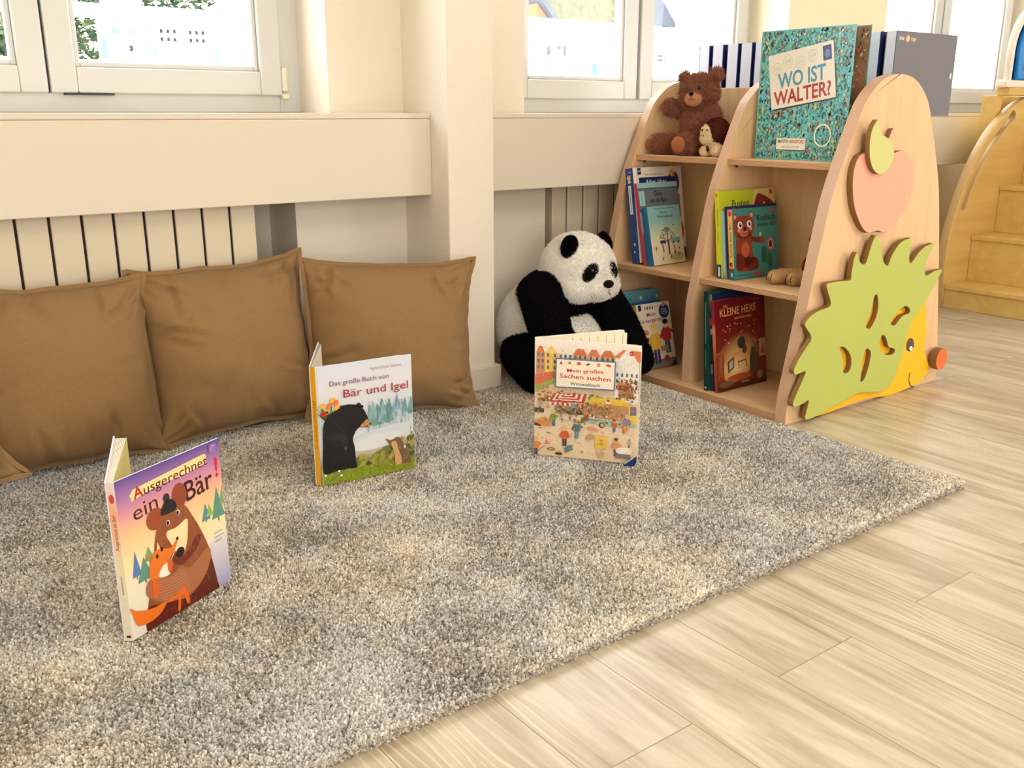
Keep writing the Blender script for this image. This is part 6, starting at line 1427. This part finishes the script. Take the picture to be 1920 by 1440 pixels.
# ------------------------------------------------------------------ garden outside the windows
M_render = plain('white_render', rgb(245, 244, 240), 0.8, 0.2, bump=.2, bscale=80)
M_paving = plain('pale_paving', rgb(230, 228, 220), 0.9, 0.1, var=.05)
M_winglass = plain('bluish_glass', rgb(96, 140, 150), 0.15, 0.6)
M_roof = plain('grey_roof_slate', rgb(62, 66, 78), 0.7, 0.3, var=.2, vscale=6)
M_timber = plain('orange_timber', rgb(150, 84, 46), 0.7, 0.2, var=.1)
def foliage(name, label, cx, cy, z0, rx, ry, rz, seed, cols, n=900):
    t = thing(name, label, 'tree', (cx, cy, 0), group='trees in the garden')
    r = random.Random(seed)
    m = MB(); m.tube([(0, 0, 0), (.05, 0, z0 * .5), (0, .05, z0 + rz)], [.10, .08, .05]); m.build('trunk', plain('bark', rgb(110, 85, 60), 0.9), t)
    m = MB()
    for _ in range(n):
        d = Vector((r.gauss(0, 1), r.gauss(0, 1), r.gauss(0, 1))).normalized(); q = .55 + .45 * r.random() ** .5
        c = Vector((d.x * rx * q, d.y * ry * q, z0 + rz + d.z * rz * q))
        a = r.uniform(.03, .06); u = Vector((r.gauss(0, 1), r.gauss(0, 1), r.gauss(0, .6))).normalized(); w = u.orthogonal().normalized() * a * .5
        m.add([c - u * a, c + w, c + u * a, c - w], [(0, 1, 2, 3)], 0, r.choice(cols))
    m.build('foliage', attr_mat('leaves', 0.6, 0.2), t)
    return t
struct(boxes('ground', [(-30, 40, YF + .01, 40, -0.4, -0.02)], M_paving, bevel=0))
g1 = [rgb(24, 58, 34), rgb(40, 78, 40), rgb(76, 96, 50), rgb(112, 112, 70), rgb(18, 46, 34)]
g2 = [rgb(190, 185, 60), rgb(150, 160, 70), rgb(210, 190, 90)]
foliage('leafy_tree', 'dark green tree seen through the openings of the white garden screen', 2.75, 9.4, 0.75, 1.35, .7, 1.15, 1, g1, 9000)
foliage('leafy_tree', 'green tree at the left edge, seen through the leftmost pane', 1.0, 8.6, 0.5, .62, .5, .9, 2, g1, 4500)
foliage('leafy_tree', 'yellow-green tree seen through the right-hand window', 16.6, 11.2, 1.2, 1.2, 1.0, 1.2, 3, g2, 700)
foliage('leafy_tree', 'yellow-green bush beside the slate roof of the house', 12.2, 15.4, 1.9, .7, .6, 1.0, 4, g2 + g1, 700)
def screen():
    t = thing('garden_screen', 'white garden screen with small square openings outside the left window', 'garden screen', (2.2, 7.0, 0))
    R = lambda x0, x1, z0, z1: [(x0 - 2.2, z0), (x1 - 2.2, z0), (x1 - 2.2, z1), (x0 - 2.2, z1)]
    holes = [R(1.60, 1.805, 1.196, 1.462), R(.95, 1.248, 1.200, 1.470), R(2.108, 2.130, 1.215, 1.455), R(1.99, 2.032, 1.258, 1.297)]
    plate('panel', R(.4, 3.6, 0, 1.552), holes, -.03, .03, [M_render, M_render], t)
    m = MB(); m.box(.4 - 2.2, 1.66 - 2.2, -.05, .05, 1.56, 1.9); m.build('header', M_render, t)
    m = MB(); m.box(1.85 - 2.2, 2.10 - 2.2, -.05, .05, 1.56, 1.9); m.build('header', M_render, t)
    m = MB(); m.prism([(2.55 - 2.2, 1.555), (3.6 - 2.2, 1.555), (3.6 - 2.2, 1.95), (2.72 - 2.2, 1.95), (2.66 - 2.2, 1.62)], lambda a, b: (a, -.05, b), lambda a, b: (a, .05, b)); m.build('header', M_render, t)
    for x0 in (2.205, 2.405):
        for k in range(3):
            for z in (1.332, 1.385):
                m = MB(); m.box(x0 + k * .045 - 2.2, x0 + k * .045 + .018 - 2.2, -.035, -.02, z, z + .024); m.build('opening', M_dark, t)
    for (a, b, c, d) in ((1.885, 1.925, 1.362, 1.405), (1.995, 2.03, 1.37, 1.40), (2.585, 2.615, 1.225, 1.300), (1.81, 1.845, 1.21, 1.33), (2.14, 2.165, 1.23, 1.29)):
        m = MB(); m.box(a - 2.2, b - 2.2, -.035, -.02, c, d); m.build('glass_inset', M_winglass, t)
    m = MB(); m.box(2.376 - 2.2, 2.381 - 2.2, -.035, -.02, 1.21, 1.44); m.build('opening', M_winglass, t)
    return t
screen()
M_sky = plain('sky_blue_shutter', rgb(40, 120, 190), 0.5); M_pale = plain('pale_blue_shutter', rgb(110, 175, 200), 0.5)
def house():
    t = thing('garden_house', 'bright white low building with small blue openings outside the middle window', 'house', (8.0, 9.2, 0)); ox = -8.0
    m = MB(); m.box(6.4 + ox, 12.0 + ox, 0, 1.2, 0, 1.93); m.build('house_wall', M_render, t)
    for (a, b, c, d, mt) in ((8.16, 8.225, 1.305, 1.435, M_sky), (8.16, 8.215, 1.46, 1.50, M_pale), (7.77, 7.83, 1.30, 1.45, M_pale), (7.775, 7.81, 1.50, 1.57, M_winglass), (8.315, 8.355, 1.365, 1.43, M_winglass), (7.095, 7.115, 1.29, 1.61, M_winglass), (7.45, 7.465, 1.29, 1.50, M_winglass), (7.435, 7.47, 1.52, 1.62, M_roof), (7.59, 7.625, 1.53, 1.575, M_winglass), (7.595, 7.63, 1.59, 1.63, M_roof),
                         (7.69, 7.71, 1.52, 1.63, M_roof), (9.20, 9.26, 1.395, 1.43, M_winglass), (9.40, 9.44, 1.46, 1.60, M_pale), (9.28, 9.30, 1.51, 1.53, M_roof), (9.33, 9.35, 1.51, 1.53, M_roof), (9.28, 9.30, 1.56, 1.58, M_roof), (9.33, 9.35, 1.56, 1.58, M_roof)):
        m = MB(); m.box(a + ox, b + ox, -.03, .05, c, d); m.build('house_window', mt, t)
    return t
house()
M_moss = plain('mossy_slates', rgb(92, 88, 64), 0.8, 0.2, var=.35, vscale=9)
def roof_house():
    t = thing('slate_roofed_house', 'house with mossy slate roof and orange timber gable behind the white building', 'house', (11.4, 13.0, 0)); ox = -11.4
    A = lambda a, b: (a + ox, 0, b); B = lambda a, b: (a + ox, 1.2, b)
    m = MB(); m.prism([(10.36, 2.9), (10.42, 2.62), (10.86, 2.16), (10.95, 2.17), (11.05, 2.32), (12.6, 2.46), (12.6, 3.8), (10.36, 3.8)], A, B); m.build('roof', M_moss, t)
    m = MB(); m.prism([(10.29, 2.9), (10.30, 2.68), (10.83, 2.13), (10.90, 2.15), (10.42, 2.68), (10.40, 2.9)], lambda a, b: (a + ox, -.06, b), lambda a, b: (a + ox, 1.25, b)); m.build('roof_edge', M_roof, t)
    m = MB(); m.prism([(10.36, 1.8), (10.62, 1.8), (10.70, 2.24), (10.34, 2.60), (10.30, 2.40)], lambda a, b: (a + ox, .05, b), lambda a, b: (a + ox, 1.1, b)); m.build('gable', M_timber, t)
    m = MB(); m.box(10.6 + ox, 12.5 + ox, .2, 1.0, 0, 2.3); m.build('house_wall', M_render, t)
    return t
roof_house()
def far_roof():
    t = thing('far_house', 'small house with a blue-grey roof seen through the second pane of the middle window', 'house', (13.4, 13.0, 0)); ox = -13.4
    m = MB(); m.prism([(12.95, 2.95), (12.97, 2.36), (13.35, 2.40), (13.50, 2.08), (13.56, 2.45), (13.25, 2.78)], lambda a, b: (a + ox, 0, b), lambda a, b: (a + ox, .8, b)); m.build('roof', M_roof, t)
    m = MB(); m.box(12.98 + ox, 13.4 + ox, .1, .7, 0, 2.37); m.build('house_wall', M_render, t)
    return t
far_roof()
